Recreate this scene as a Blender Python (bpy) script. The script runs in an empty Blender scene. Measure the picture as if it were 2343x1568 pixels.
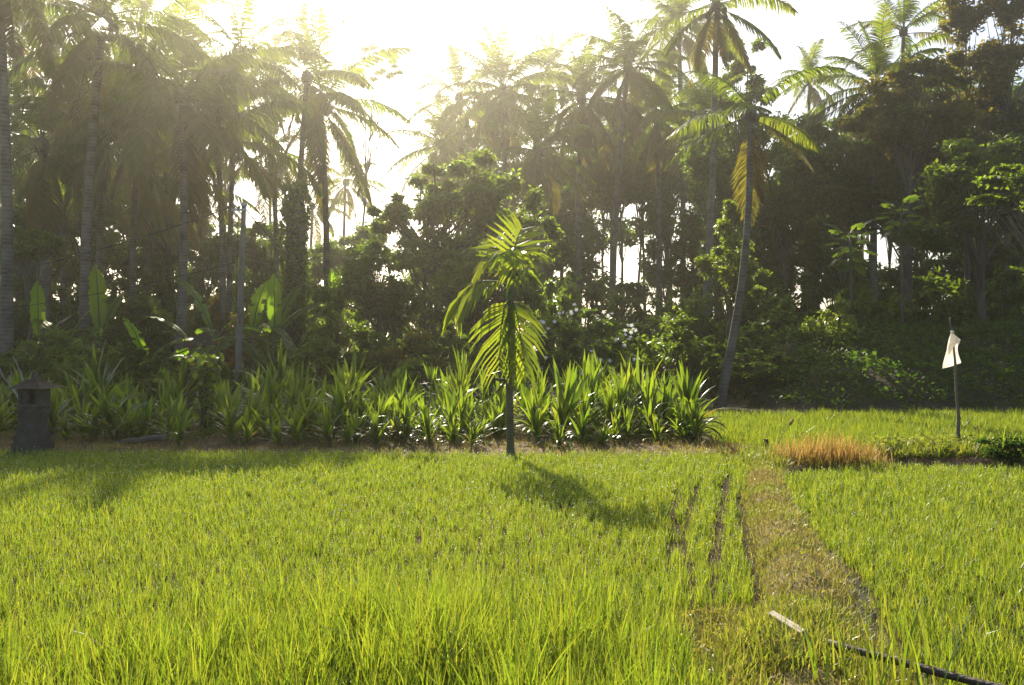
import bpy, math, random
import numpy as np

SC = bpy.context.scene
COL = SC.collection
rng = np.random.default_rng(7)
random.seed(7)
PI = math.pi
F, CX, HY, CAMH = 1786.0, 1171.0, 800.0, 1.6       # the survey of the place: focal length, axis, eye height
F0 = 3217.0
KD = F / F0                                        # depths below are listed in long-lens units and scaled by this

def P(px, py, T):
    T = T * KD
    return np.array([(px - CX) / F * T, T, CAMH - (py - HY) / F * T])

def Q(px, py, T):
    return P(px, py, T / KD)

def G(px, py, z=0.0):
    T = (CAMH - z) * F / (py - HY)
    return np.array([(px - CX) / F * T, T, z])

# ------------------------------------------------------------------ materials
def new_mat(name):
    m = bpy.data.materials.new(name)
    m.use_nodes = True
    nt = m.node_tree
    nt.nodes.clear()
    out = nt.nodes.new('ShaderNodeOutputMaterial')
    return m, nt, out

def mk(nt, kind, **kw):
    n = nt.nodes.new(kind)
    for k, v in kw.items():
        setattr(n, k, v)
    return n

def ramp(nt, fac, stops):
    r = mk(nt, 'ShaderNodeValToRGB')
    el = r.color_ramp.elements
    while len(el) < len(stops):
        el.new(0.5)
    for e, (p, c) in zip(el, stops):
        e.position = p
        e.color = (c[0], c[1], c[2], 1)
    nt.links.new(fac, r.inputs[0])
    return r.outputs[0]

def leaf_mat(name, cols, trans, tmix=0.45, rough=0.4, spec=0.5, per_object=0.35):
    """cols: leaf colours picked per leaf; trans: the colour of light coming through the leaf"""
    m, nt, out = new_mat(name)
    geo = mk(nt, 'ShaderNodeNewGeometry')
    obi = mk(nt, 'ShaderNodeObjectInfo')
    L = nt.links
    a = mk(nt, 'ShaderNodeMath', operation='MULTIPLY_ADD')
    L.new(obi.outputs['Random'], a.inputs[0]); a.inputs[1].default_value = per_object
    b = mk(nt, 'ShaderNodeMath', operation='MULTIPLY')
    L.new(geo.outputs['Random Per Island'], b.inputs[0]); b.inputs[1].default_value = 1 - per_object
    L.new(b.outputs[0], a.inputs[2])
    n = len(cols)
    c1 = ramp(nt, a.outputs[0], [(i / max(1, n - 1), c) for i, c in enumerate(cols)])
    c2 = ramp(nt, a.outputs[0], [(i / max(1, len(trans) - 1), c) for i, c in enumerate(trans)])
    p = mk(nt, 'ShaderNodeBsdfPrincipled')
    L.new(c1, p.inputs['Base Color'])
    p.inputs['Roughness'].default_value = rough
    p.inputs['Specular IOR Level'].default_value = spec
    t = mk(nt, 'ShaderNodeBsdfTranslucent')
    L.new(c2, t.inputs[0])
    mx = mk(nt, 'ShaderNodeMixShader')
    mx.inputs[0].default_value = tmix
    L.new(p.outputs[0], mx.inputs[1]); L.new(t.outputs[0], mx.inputs[2])
    L.new(mx.outputs[0], out.inputs[0])
    return m

def noise_mat(name, stops, scale=5.0, detail=6, rough=(0.7, 0.95), bump=0.3, stretch=(1, 1, 1), bdist=0.03, spec=0.4, space='Object', fine=4.0):
    m, nt, out = new_mat(name)
    L = nt.links
    tc = mk(nt, 'ShaderNodeTexCoord')
    mp = mk(nt, 'ShaderNodeMapping')
    mp.inputs['Scale'].default_value = stretch
    L.new(tc.outputs[space], mp.inputs[0])
    nz = mk(nt, 'ShaderNodeTexNoise')
    nz.inputs['Scale'].default_value = scale
    nz.inputs['Detail'].default_value = detail
    nz.inputs['Roughness'].default_value = 0.65
    L.new(mp.outputs[0], nz.inputs[0])
    c = ramp(nt, nz.outputs[0], stops)
    p = mk(nt, 'ShaderNodeBsdfPrincipled')
    L.new(c, p.inputs['Base Color'])
    p.inputs['Specular IOR Level'].default_value = spec
    mr = mk(nt, 'ShaderNodeMapRange')
    mr.inputs['From Min'].default_value = 0.3; mr.inputs['From Max'].default_value = 0.7
    mr.inputs['To Min'].default_value = rough[0]; mr.inputs['To Max'].default_value = rough[1]
    L.new(nz.outputs[0], mr.inputs[0]); L.new(mr.outputs[0], p.inputs['Roughness'])
    n2 = mk(nt, 'ShaderNodeTexNoise')
    n2.inputs['Scale'].default_value = scale * fine
    n2.inputs['Detail'].default_value = 5
    L.new(mp.outputs[0], n2.inputs[0])
    bp = mk(nt, 'ShaderNodeBump')
    bp.inputs['Strength'].default_value = bump
    bp.inputs['Distance'].default_value = bdist
    L.new(n2.outputs[0], bp.inputs['Height']); L.new(bp.outputs[0], p.inputs['Normal'])
    L.new(p.outputs[0], out.inputs[0])
    return m

def bark_mat(name, c1, c2, ring=9.0):
    m, nt, out = new_mat(name)
    L = nt.links
    tc = mk(nt, 'ShaderNodeTexCoord')
    w = mk(nt, 'ShaderNodeTexWave', wave_type='BANDS', bands_direction='Z')
    w.inputs['Scale'].default_value = ring * 0.32
    w.inputs['Distortion'].default_value = 2.0
    w.inputs['Detail'].default_value = 2.0
    w.inputs['Detail Scale'].default_value = 1.5
    L.new(tc.outputs['Object'], w.inputs[0])
    nz = mk(nt, 'ShaderNodeTexNoise')
    nz.inputs['Scale'].default_value = 3.0; nz.inputs['Detail'].default_value = 7
    L.new(tc.outputs['Object'], nz.inputs[0])
    ad = mk(nt, 'ShaderNodeMath', operation='MULTIPLY_ADD')
    L.new(w.outputs['Fac'], ad.inputs[0]); ad.inputs[1].default_value = 0.13
    L.new(nz.outputs[0], ad.inputs[2])
    c = ramp(nt, ad.outputs[0], [(0.35, c1), (0.72, c2)])
    p = mk(nt, 'ShaderNodeBsdfPrincipled')
    p.inputs['Roughness'].default_value = 0.85
    p.inputs['Specular IOR Level'].default_value = 0.3
    L.new(c, p.inputs['Base Color'])
    bp = mk(nt, 'ShaderNodeBump')
    bp.inputs['Strength'].default_value = 0.6; bp.inputs['Distance'].default_value = 0.02
    L.new(ad.outputs[0], bp.inputs['Height']); L.new(bp.outputs[0], p.inputs['Normal'])
    L.new(p.outputs[0], out.inputs[0])
    return m

M = {}
M['rice'] = leaf_mat('rice_leaf', [(.05, .11, .012), (.075, .145, .014), (.10, .16, .02), (.14, .17, .025)],
                     [(.24, .37, .02), (.33, .45, .025), (.42, .49, .03), (.48, .49, .04)], .47, .36, .45, 0.0)
M['dew'] = leaf_mat('dew_drop', [(.4, .5, .2)], [(.95, .97, .8)], .6, .2, .8)
M['dry'] = leaf_mat('dry_grass', [(.22, .12, .03), (.30, .17, .05), (.20, .15, .05)], [(.55, .26, .04), (.62, .33, .08), (.5, .38, .1)], .5, .5, .4)
M['straw'] = leaf_mat('straw_grass', [(.14, .11, .035), (.21, .17, .06), (.11, .12, .03)], [(.34, .26, .06), (.44, .36, .09), (.28, .32, .05)], .45, .5, .4)
M['orange'] = leaf_mat('orange_grass', [(.22, .125, .035), (.30, .19, .07), (.15, .10, .03)], [(.48, .25, .055), (.56, .36, .11), (.38, .25, .05)], .55, .45, .4)
M['turf'] = leaf_mat('turf_grass', [(.06, .10, .015), (.10, .13, .02), (.15, .15, .04), (.2, .15, .06)], [(.28, .4, .02), (.38, .46, .03), (.45, .42, .06), (.45, .33, .09)], .48, .35, .5)
M['strap'] = leaf_mat('strap_leaf', [(.022, .055, .008), (.035, .075, .012), (.055, .095, .015)], [(.22, .38, .02), (.32, .46, .022), (.48, .53, .03)], .47, .3, .55)
M['frond'] = leaf_mat('palm_frond', [(.035, .055, .010), (.05, .07, .012), (.075, .082, .016)], [(.20, .32, .018), (.29, .39, .022), (.44, .45, .035)], .48, .42, .25)
M['frond_old'] = leaf_mat('palm_frond_old', [(.09, .08, .02), (.12, .10, .025), (.10, .10, .025)], [(.27, .26, .02), (.34, .28, .025), (.30, .31, .03)], .48, .4, .45)
M['frond_dead'] = leaf_mat('palm_frond_dead', [(.09, .07, .025), (.12, .09, .035)], [(.18, .14, .03), (.23, .17, .035)], .32, .6, .3)
M['areca'] = leaf_mat('areca_frond', [(.045, .09, .014), (.06, .11, .016), (.085, .12, .02)], [(.30, .44, .02), (.42, .5, .025), (.52, .5, .03)], .5, .28, .5)
M['leaf'] = leaf_mat('tree_leaf', [(.025, .042, .009), (.036, .058, .011), (.055, .072, .014)], [(.18, .34, .018), (.29, .44, .022), (.44, .52, .03)], .5, .42, .25)
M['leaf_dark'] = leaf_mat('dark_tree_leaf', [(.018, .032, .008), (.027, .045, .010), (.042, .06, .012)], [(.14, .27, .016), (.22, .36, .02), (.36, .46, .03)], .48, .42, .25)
M['leaf_yellow'] = leaf_mat('yellowing_leaf', [(.04, .052, .011), (.07, .075, .015), (.10, .085, .02)], [(.22, .25, .02), (.36, .32, .03), (.46, .32, .035)], .45, .42, .25)
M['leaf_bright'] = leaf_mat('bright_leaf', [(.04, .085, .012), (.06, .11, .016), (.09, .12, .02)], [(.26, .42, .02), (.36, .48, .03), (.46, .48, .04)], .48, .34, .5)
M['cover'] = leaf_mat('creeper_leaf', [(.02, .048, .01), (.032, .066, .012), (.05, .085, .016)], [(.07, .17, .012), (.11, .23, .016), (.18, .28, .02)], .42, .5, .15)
M['banana'] = leaf_mat('banana_leaf', [(.035, .085, .012), (.05, .10, .014)], [(.30, .55, .02), (.42, .62, .03)], .58, .38, .25)
M['banana_dead'] = leaf_mat('banana_leaf_dead', [(.2, .085, .03), (.24, .1, .035)], [(.6, .2, .04), (.6, .26, .06)], .5, .5, .3)
M['petal'] = leaf_mat('white_petal', [(.8, .8, .76)], [(.8, .8, .7)], .4, .5, .3)
M['cloth'] = leaf_mat('white_cloth', [(.8, .78, .72)], [(.85, .74, .55)], .5, .75, .2)
M['bark_palm'] = bark_mat('palm_bark', (.06, .05, .04), (.17, .15, .12))
M['bark'] = noise_mat('tree_bark', [(.3, (.045, .036, .026)), (.7, (.14, .12, .09))], 4, 6, (.8, .95), .6, (1, 1, .25))
M['bark_pale'] = noise_mat('pale_bark', [(.3, (.22, .2, .17)), (.7, (.38, .36, .32))], 5, 5, (.7, .9), .4, (1, 1, .4))
M['stem'] = noise_mat('green_stem', [(.3, (.05, .085, .02)), (.7, (.1, .13, .035))], 6, 4, (.4, .6), .2, (1, 1, .2))
M['areca_trunk'] = bark_mat('areca_bark', (.055, .06, .025), (.15, .14, .075), 22)
M['pseudostem'] = noise_mat('banana_stem', [(.3, (.06, .05, .025)), (.7, (.13, .13, .05))], 5, 5, (.5, .7), .3, (1, 1, .15))
M['stone'] = noise_mat('weathered_stone', [(.3, (.025, .026, .02)), (.55, (.065, .062, .05)), (.75, (.12, .11, .085))], 7, 8, (.8, .95), .6)
M['tile'] = noise_mat('mossy_roof', [(.3, (.035, .027, .02)), (.7, (.08, .055, .035))], 9, 6, (.8, .95), .6)
M['concrete'] = noise_mat('concrete', [(.3, (.12, .11, .085)), (.7, (.2, .185, .145))], 6, 6, (.75, .9), .3, (1, 1, .5))
M['dark_wood'] = noise_mat('dark_wood', [(.3, (.03, .024, .018)), (.7, (.08, .065, .045))], 12, 6, (.5, .8), .4, (.15, 1, 1))
M['pole_wood'] = noise_mat('grey_stick', [(.3, (.08, .065, .045)), (.7, (.2, .17, .13))], 16, 6, (.7, .9), .5, (1, 1, .3))
M['plank'] = noise_mat('weathered_plank', [(.3, (.2, .165, .12)), (.5, (.36, .32, .25)), (.75, (.5, .46, .4))], 10, 6, (.6, .85), .4, (.3, 1, 1))
M['wire'] = noise_mat('cable_rubber', [(.3, (.015, .015, .015)), (.7, (.03, .03, .03))], 10, 2, (.5, .6), .1)
M['steel'] = noise_mat('galvanised_steel', [(.3, (.3, .3, .3)), (.7, (.45, .45, .45))], 10, 2, (.4, .6), .1)
M['soil'] = noise_mat('bank_soil', [(.3, (.05, .03, .016)), (.55, (.11, .062, .03)), (.75, (.16, .1, .05))], 3, 8, (.75, .95), .9, bdist=.05)
M['mud'] = noise_mat('wet_mud', [(.3, (.03, .02, .008)), (.7, (.065, .043, .018))], 6, 7, (.75, .95), .9, bdist=.03, spec=.08)
M['wetmud'] = noise_mat('ditch_mud', [(.3, (.02, .016, .009)), (.7, (.05, .04, .022))], 7, 5, (.4, .7), .6, bdist=.04, spec=.35, fine=2.0)
M['path'] = noise_mat('trodden_path', [(.3, (.06, .05, .02)), (.48, (.13, .11, .045)), (.66, (.22, .19, .09))], 5, 8, (.6, .9), .5, bdist=.03, spec=.2)
M['ground'] = noise_mat('leaf_litter', [(.3, (.03, .028, .014)), (.5, (.055, .05, .022)), (.7, (.09, .07, .035))], 1.5, 9, (.8, .95), .8, bdist=.05, fine=6)
M['brick'] = noise_mat('old_brick', [(.3, (.10, .055, .035)), (.7, (.19, .11, .07))], 8, 7, (.8, .95), .5)
M['husk'] = noise_mat('coconut_husk', [(.3, (.07, .08, .02)), (.7, (.13, .12, .035))], 4, 3, (.4, .6), .1)
M['dark'] = noise_mat('dark_opening', [(.3, (.008, .008, .007)), (.7, (.012, .012, .01))], 4, 3, (.9, .95), .1)

# ------------------------------------------------------------------ mesh building
class MB:
    def __init__(self):
        self.v, self.f, self.n = [], [], 0
    def add(self, verts, faces, mat=0):
        """verts (N,3); faces (M,k)"""
        verts = np.asarray(verts, dtype=np.float64).reshape(-1, 3)
        faces = np.asarray(faces, dtype=np.int64)
        self.v.append(verts)
        self.f.append((faces + self.n, mat))
        self.n += len(verts)
    def tube(self, path, rad, sides=6, mat=0, cap=True):
        p = np.asarray(path, dtype=float)
        n = len(p)
        r = np.broadcast_to(np.asarray(rad, dtype=float), (n,))
        t = np.gradient(p, axis=0)
        t /= np.linalg.norm(t, axis=1)[:, None] + 1e-9
        ref = np.array([1.0, 0, 0]) if abs(t[0][0]) < .8 else np.array([0, 1.0, 0])
        ang = np.arange(sides) * 2 * PI / sides
        vs = []
        for i in range(n):
            u = ref - t[i] * np.dot(ref, t[i]); u /= np.linalg.norm(u) + 1e-9
            w = np.cross(t[i], u); ref = u
            vs.append(p[i] + r[i] * (np.cos(ang)[:, None] * u + np.sin(ang)[:, None] * w))
        vs = np.concatenate(vs)
        k = np.arange(sides); k2 = (k + 1) % sides
        fs = np.concatenate([np.stack([i * sides + k, i * sides + k2, (i + 1) * sides + k2, (i + 1) * sides + k], 1) for i in range(n - 1)])
        self.add(vs, fs, mat)
        if cap:
            self.f.append((np.array([[self.n - sides + j for j in range(sides)]]), mat))
            self.f.append((np.array([[self.n - n * sides + j for j in range(sides)][::-1]]), mat))
    def box(self, c, s, rz=0, mat=0, taper=1.0, tilt=None):
        x, y, z = [q / 2 for q in s]
        v = np.array([[-x, -y, -z], [x, -y, -z], [x, y, -z], [-x, y, -z], [-x * taper, -y * taper, z], [x * taper, -y * taper, z], [x * taper, y * taper, z], [-x * taper, y * taper, z]])
        if tilt is not None:
            ca, sa = math.cos(tilt), math.sin(tilt)
            v = np.stack([v[:, 0] * ca + v[:, 2] * sa, v[:, 1], -v[:, 0] * sa + v[:, 2] * ca], 1)
        ca, sa = math.cos(rz), math.sin(rz)
        v = np.stack([v[:, 0] * ca - v[:, 1] * sa, v[:, 0] * sa + v[:, 1] * ca, v[:, 2]], 1) + np.asarray(c)
        self.add(v, [[0, 3, 2, 1], [4, 5, 6, 7], [0, 1, 5, 4], [1, 2, 6, 5], [2, 3, 7, 6], [3, 0, 4, 7]], mat)
    def ball(self, c, r, mat=0, seg=8, rings=5, squash=1.0):
        th = np.linspace(0.15, PI - .15, rings)
        ph = np.arange(seg) * 2 * PI / seg
        v = np.stack([np.sin(th)[:, None] * np.cos(ph), np.sin(th)[:, None] * np.sin(ph), np.cos(th)[:, None] * np.ones(seg) * squash], 2).reshape(-1, 3) * r + np.asarray(c)
        k = np.arange(seg); k2 = (k + 1) % seg
        fs = np.concatenate([np.stack([i * seg + k, (i + 1) * seg + k, (i + 1) * seg + k2, i * seg + k2], 1) for i in range(rings - 1)])
        n0 = self.n
        self.add(v, fs, mat)
        self.f.append((np.array([[n0 + j for j in range(seg)]]), mat))
        self.f.append((np.array([[n0 + (rings - 1) * seg + j for j in range(seg)][::-1]]), mat))
    def mesh(self, name, mats, smooth=True):
        v = np.concatenate(self.v) if self.v else np.zeros((0, 3))
        me = bpy.data.meshes.new(name)
        me.vertices.add(len(v)); me.vertices.foreach_set('co', v.astype(np.float32).ravel())
        li = np.concatenate([f.ravel() for f, _ in self.f])
        cnt = np.concatenate([np.full(len(f), f.shape[1]) for f, _ in self.f])
        mi = np.concatenate([np.full(len(f), m) for f, m in self.f])
        me.loops.add(len(li)); me.loops.foreach_set('vertex_index', li.astype(np.int32))
        me.polygons.add(len(cnt))
        st = np.concatenate([[0], np.cumsum(cnt)[:-1]])
        me.polygons.foreach_set('loop_start', st.astype(np.int32))
        me.polygons.foreach_set('material_index', mi.astype(np.int32))
        me.polygons.foreach_set('use_smooth', np.full(len(cnt), smooth))
        for m in (mats if isinstance(mats, (list, tuple)) else [mats]):
            me.materials.append(M[m])
        me.update(calc_edges=True)
        return me

def link(name, me, parent=None, loc=None, rz=None, scale=None):
    o = bpy.data.objects.new(name, me)
    COL.objects.link(o)
    if parent: o.parent = parent
    if loc is not None: o.location = tuple(loc)
    if rz is not None: o.rotation_euler = (0, 0, rz)
    if scale is not None: o.scale = (scale,) * 3 if np.isscalar(scale) else tuple(scale)
    return o

def tag(o, label, cat=None, group=None, kind=None):
    o['label'] = label
    if cat: o['category'] = cat
    if group: o['group'] = group
    if kind: o['kind'] = kind
    return o

def empty(name, loc, label, cat, group=None, rz=0, scale=None):
    o = link(name, None, None, loc, rz, scale)
    o.empty_display_size = 0.2
    return tag(o, label, cat, group)

def struct(name, me, label):
    return tag(link(name, me), label, None, None, 'structure')

def stuff(name, me, label, cat):
    return tag(link(name, me), label, cat, None, 'stuff')

def copy_tree(root, loc, rz, scale, label=None, group=None):
    r = root.copy(); COL.objects.link(r)
    r.location = tuple(loc); r.rotation_euler = (0, 0, rz)
    r.scale = (scale,) * 3 if np.isscalar(scale) else tuple(scale)
    if label: r['label'] = label
    if group: r['group'] = group
    for ch in root.children:
        c = ch.copy(); COL.objects.link(c); c.parent = r
    return r

def unit(a):
    return a / (np.linalg.norm(a, axis=-1, keepdims=True) + 1e-9)

def blades(mb, base, az, ln, wd, lean, curl, S=3, twist=None, fold=0.0, mat=0, prof=None):
    """ribbon leaves: base (N,3) and per-leaf heading, length, width, lean, curl"""
    if len(base) == 0: return None
    N = len(base)
    t = np.linspace(0, 1, S + 1)
    th = lean[:, None] + curl[:, None] * t[None] ** 1.4
    d = np.stack([np.sin(th) * np.cos(az)[:, None], np.sin(th) * np.sin(az)[:, None], np.cos(th)], 2)
    mid = (d[:, :-1] + d[:, 1:]) / 2 * (ln / S)[:, None, None]
    pos = np.concatenate([np.zeros((N, 1, 3)), np.cumsum(mid, 1)], 1) + base[:, None]
    if prof is None:
        prof = np.clip(np.minimum(.75 + .8 * t, 1.0) * (1 - t ** 3), .04, 1)
    a2 = az + (twist if twist is not None else 0)
    side = np.stack([-np.sin(a2), np.cos(a2), np.zeros(N)], 1)[:, None] * (wd[:, None] * prof[None])[:, :, None] / 2
    if fold:
        nrm = unit(np.cross(side + 1e-9, d))
        up = nrm * (wd[:, None] * prof[None])[:, :, None] * fold
        v = np.stack([pos - side, pos + up, pos + side], 2).reshape(N, -1, 3)
        W = 3
    else:
        v = np.stack([pos - side, pos + side], 2).reshape(N, -1, 3)
        W = 2
    q = []
    for i in range(S):
        for j in range(W - 1):
            q.append([i * W + j, i * W + j + 1, (i + 1) * W + j + 1, (i + 1) * W + j])
    q = np.array(q)
    k = v.shape[1]
    mb.add(v.reshape(-1, 3), (q[None] + (np.arange(N) * k)[:, None, None]).reshape(-1, 4), mat)
    return pos

def leaves(mb, c, size, r, aspect=.5, up=.8, droop=.25, mat=0, outward=None):
    """single folded leaves at points c"""
    N = len(c)
    d = r.normal(size=(N, 3)); d[:, 2] = d[:, 2] * .5 - droop
    if outward is not None: d += outward * .8
    d = unit(d)
    n = r.normal(size=(N, 3)) * .7; n[:, 2] += up
    s = unit(np.cross(d, n)); n = np.cross(s, d)
    l = np.broadcast_to(size, (N,)) * r.uniform(.6, 1.25, N)
    l = l[:, None]
    w = l * aspect / 2
    base, tip = c - d * l * .5, c + d * l * .5 - np.array([0, 0, 1]) * l * .08
    mid = c - d * l * .05 + n * w * .35
    v = np.stack([base, mid + s * w, tip, mid - s * w], 1)
    mb.add(v.reshape(-1, 3), np.arange(N * 4).reshape(N, 4), mat)

def wob(x, y, s=1.0, seed=0):
    r = np.random.default_rng(seed)
    out = 0
    for i in range(7):
        a, b, p = r.normal(size=3)
        k = s * (1.5 ** i)
        out = out + np.sin(k * (a * x + b * y) + p * 5) / (1.35 ** i)
    return out / 3

def grid_mesh(name, X, Y, Z, mat, smooth=True):
    n, m = X.shape
    mb = MB()
    i = np.arange(n - 1)[:, None] * m + np.arange(m - 1)[None]
    q = np.stack([i, i + 1, i + m + 1, i + m], 2).reshape(-1, 4)
    mb.add(np.stack([X, Y, Z], 2).reshape(-1, 3), q)
    return mb.mesh(name, mat, smooth)

def inpoly(px, py, poly):
    poly = np.asarray(poly, float)
    ins = np.zeros(px.shape, bool)
    j = len(poly) - 1
    for i in range(len(poly)):
        xi, yi, xj, yj = *poly[i], *poly[j]
        c = ((yi > py) != (yj > py)) & (px < (xj - xi) * (py - yi) / (yj - yi + 1e-12) + xi)
        ins ^= c
        j = i
    return ins

def survey(x, y, z=0):
    return CX + x / y * F, HY + (CAMH - z) / y * F

# ------------------------------------------------------------------ setting: ground, banks, path, mound
def axis(lo, hi, near_lo, near_hi, step, far):
    a = np.concatenate([-np.geomspace(far, 1, 14) + near_lo, np.arange(near_lo, near_hi, step), near_hi + np.geomspace(1, far, 14)])
    return np.unique(a)
gx = axis(0, 0, -30, 30, 1.0, 560); gy = axis(0, 0, -10, 110, 1.0, 500)
X, Y = np.meshgrid(gx, gy)
struct('ground', grid_mesh('ground', X, Y, np.where(Y > 40, wob(X, Y, .3) * .12, 0) * (np.abs(X) < 100), 'ground'), 'dark leaf littered earth under the palms')

LEFT = [(-420, 1046), (300, 1048), (900, 1052), (1500, 1052), (1640, 1052), (1700, 1060), (1706, 1130), (1722, 1240), (1738, 1330), (1752, 1395), (1690, 1402), (1480, 1432), (1560, 1520), (1640, 1640), (1680, 1800), (-700, 1800)]
RIGHT = [(1792, 1112), (1821, 1096), (1985, 1078), (2750, 1086), (3200, 1800), (2330, 1800), (2130, 1590), (2050, 1500), (2016, 1434), (1982, 1343), (1924, 1289), (1842, 1223), (1805, 1165)]
FAR = [(1600, 955), (2700, 950), (2750, 1052), (2300, 1048), (2200, 1052), (1990, 1056), (1780, 1052), (1715, 1048), (1650, 1020), (1600, 990)]
GAPS = [([(1662, 1105), (1655, 1160), (1642, 1240), (1634, 1300), (1628, 1370)], 7.5),
        ([(1597, 1125), (1583, 1165), (1572, 1210), (1563, 1260), (1575, 1300), (1580, 1370)], 6.5),
        ([(1548, 1140), (1544, 1170), (1538, 1200), (1533, 1280)], 5.5),
        ([(1700, 1150), (1708, 1240), (1726, 1320), (1737, 1390)], 10.0),
        ([(1300, 1390), (1310, 1330)], 4.0), ([(1500, 1330), (1450, 1390)], 4.0)]

def paddy(name, poly, label):
    w = [G(*p) for p in poly]
    mb = MB()
    cen = np.mean(w, 0)
    vs = [np.array([p[0], p[1], .008]) for p in w]
    mb.v.append(np.array(vs)); mb.f.append((np.array([list(range(len(vs)))[::-1]]), 0)); mb.n = len(vs)
    o = struct(name, mb.mesh(name, 'mud', False), label)
paddy('left_field', LEFT, 'wet mud of the large left paddy')
paddy('right_field', RIGHT, 'wet mud of the paddy right of the path')
paddy('far_field', FAR, 'wet mud of the far paddy below the mound')

def strip(name, left, right, rows, cols, height, mat, label, seed=0, rough=.03, power=.6, sink=-.03):
    """raised strip between two edges surveyed on the ground"""
    def resample(pl):
        w = np.array([G(*p)[:2] for p in pl])
        s = np.concatenate([[0], np.cumsum(np.linalg.norm(np.diff(w, axis=0), axis=1))]); s /= s[-1]
        t = np.linspace(0, 1, rows)
        return np.stack([np.interp(t, s, w[:, 0]), np.interp(t, s, w[:, 1])], 1)
    a, b = resample(left), resample(right)
    u = np.linspace(0, 1, cols)
    xy = a[:, None] * (1 - u)[None, :, None] + b[:, None] * u[None, :, None]
    X, Y = xy[..., 0], xy[..., 1]
    prof = np.sin(u * PI) ** power
    Z = sink + prof[None] * (height - sink) * (1 + .35 * wob(X, Y, 1.6, seed)) + prof[None] * rough * wob(X, Y, 9, seed + 1)
    struct(name, grid_mesh(name, X, Y, Z, mat), label)
    return X, Y, Z

PL = [(1708, 1078), (1702, 1120), (1712, 1180), (1726, 1260), (1740, 1340), (1752, 1395), (1620, 1410), (1470, 1432), (1550, 1520), (1640, 1640), (1690, 1800)]
PATHL = [(1706, 1076), (1702, 1120), (1712, 1180), (1726, 1260), (1740, 1340), (1750, 1400), (1700, 1450), (1640, 1520), (1650, 1640), (1700, 1800)]
PATHR = [(1800, 1092), (1790, 1112), (1806, 1165), (1838, 1223), (1895, 1289), (1930, 1343), (1950, 1434), (2000, 1500), (2100, 1590), (2310, 1800)]
pX, pY, pZ = strip('path', PATHL, PATHR, 130, 22, .13, 'path', 'trodden grassy earth path between the paddies', 3, .03)
dX, dY, dZ = strip('ditch', [(1885, 1285), (1908, 1330), (1920, 1390), (1928, 1450), (1975, 1510)], [(1930, 1285), (1985, 1335), (2010, 1400), (2025, 1450), (2065, 1510)], 50, 12, .03, 'wetmud', 'glistening wet mud beside the path', 9, .03)
BL = [(x, 1054 - 3 * math.sin(x * .011) - 5 * math.sin(x * .003 + 1)) for x in range(-500, 1730, 40)] 
bX, bY, bZ = strip('bank', BL, [(x, 985 if x < 1500 else 985 + (x - 1500) * .25) for x in range(-600, 1730, 40)], 170, 16, .11, 'soil', 'grassy earth bank behind the left paddy', 5, .04, .45)
b2X, b2Y, b2Z = strip('right_bank', [(1700, 1084), (1800, 1092), (1990, 1078), (2120, 1076), (2240, 1079), (2400, 1076), (2700, 1090)], [(1700, 1046), (1800, 1048), (1990, 1048), (2120, 1046), (2240, 1042), (2400, 1042), (2700, 1048)], 110, 14, .18, 'soil', 'low reddish earth bank between the right and far paddies', 11, .04, .5)

# mound on the right
mx = np.linspace(5.0, 26, 90); my = np.linspace(34.5, 58, 60)
X, Y = np.meshgrid(mx, my)
edge = 35.2 + .5 * np.sin(X * .6) - .12 * (X - 6)
MZ = 2.0 * (1 - np.exp(-np.clip((Y - edge) / 5.0, 0, None) ** 1.3)) * np.clip((X - 6.6 - np.clip(39.5 - Y, 0, 4) * .15) / 2.2, 0, 1) ** .7
MZ = MZ * (1 + .25 * wob(X, Y, .5, 21)) - .15 * (MZ < .03) + .05 * wob(X, Y, 2.5, 22)
MZ[:, 0] = -.3; MZ[0] = -.3
Y = Y * KD
struct('mound', grid_mesh('mound', X, Y, MZ, 'ground'), 'low mound overgrown with creepers behind the far paddy')
def on_grid(r, X, Y, Z, n, jit=True):
    i = r.integers(0, X.shape[0] - 1, n); j = r.integers(0, X.shape[1] - 1, n)
    u, v = r.random(n), r.random(n)
    def lerp(A):
        return (A[i, j] * (1 - u) + A[i, j + 1] * u) * (1 - v) + (A[i + 1, j] * (1 - u) + A[i + 1, j + 1] * u) * v
    return np.stack([lerp(X), lerp(Y), lerp(Z)], 1)
r = np.random.default_rng(31)
c = on_grid(r, X, Y, MZ, 60000)
c = c[c[:, 2] > -.02]
c[:, 2] += np.abs(r.normal(size=len(c))) * .14 + .16 * (1 + wob(c[:, 0], c[:, 1], 2.2, 8))
mb = MB(); leaves(mb, c, r.choice([.08, .12, .16], len(c)), r, .7, .9, .1)
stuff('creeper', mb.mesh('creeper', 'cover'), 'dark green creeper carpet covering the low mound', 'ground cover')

# ------------------------------------------------------------------ rice
def dist_poly(px, py, line):
    d = np.full(px.shape, 1e9)
    for (x0, y0), (x1, y1) in zip(line[:-1], line[1:]):
        vx, vy = x1 - x0, y1 - y0
        t = np.clip(((px - x0) * vx + (py - y0) * vy) / (vx * vx + vy * vy), 0, 1)
        d = np.minimum(d, np.hypot(px - x0 - t * vx, py - y0 - t * vy))
    return d

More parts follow.
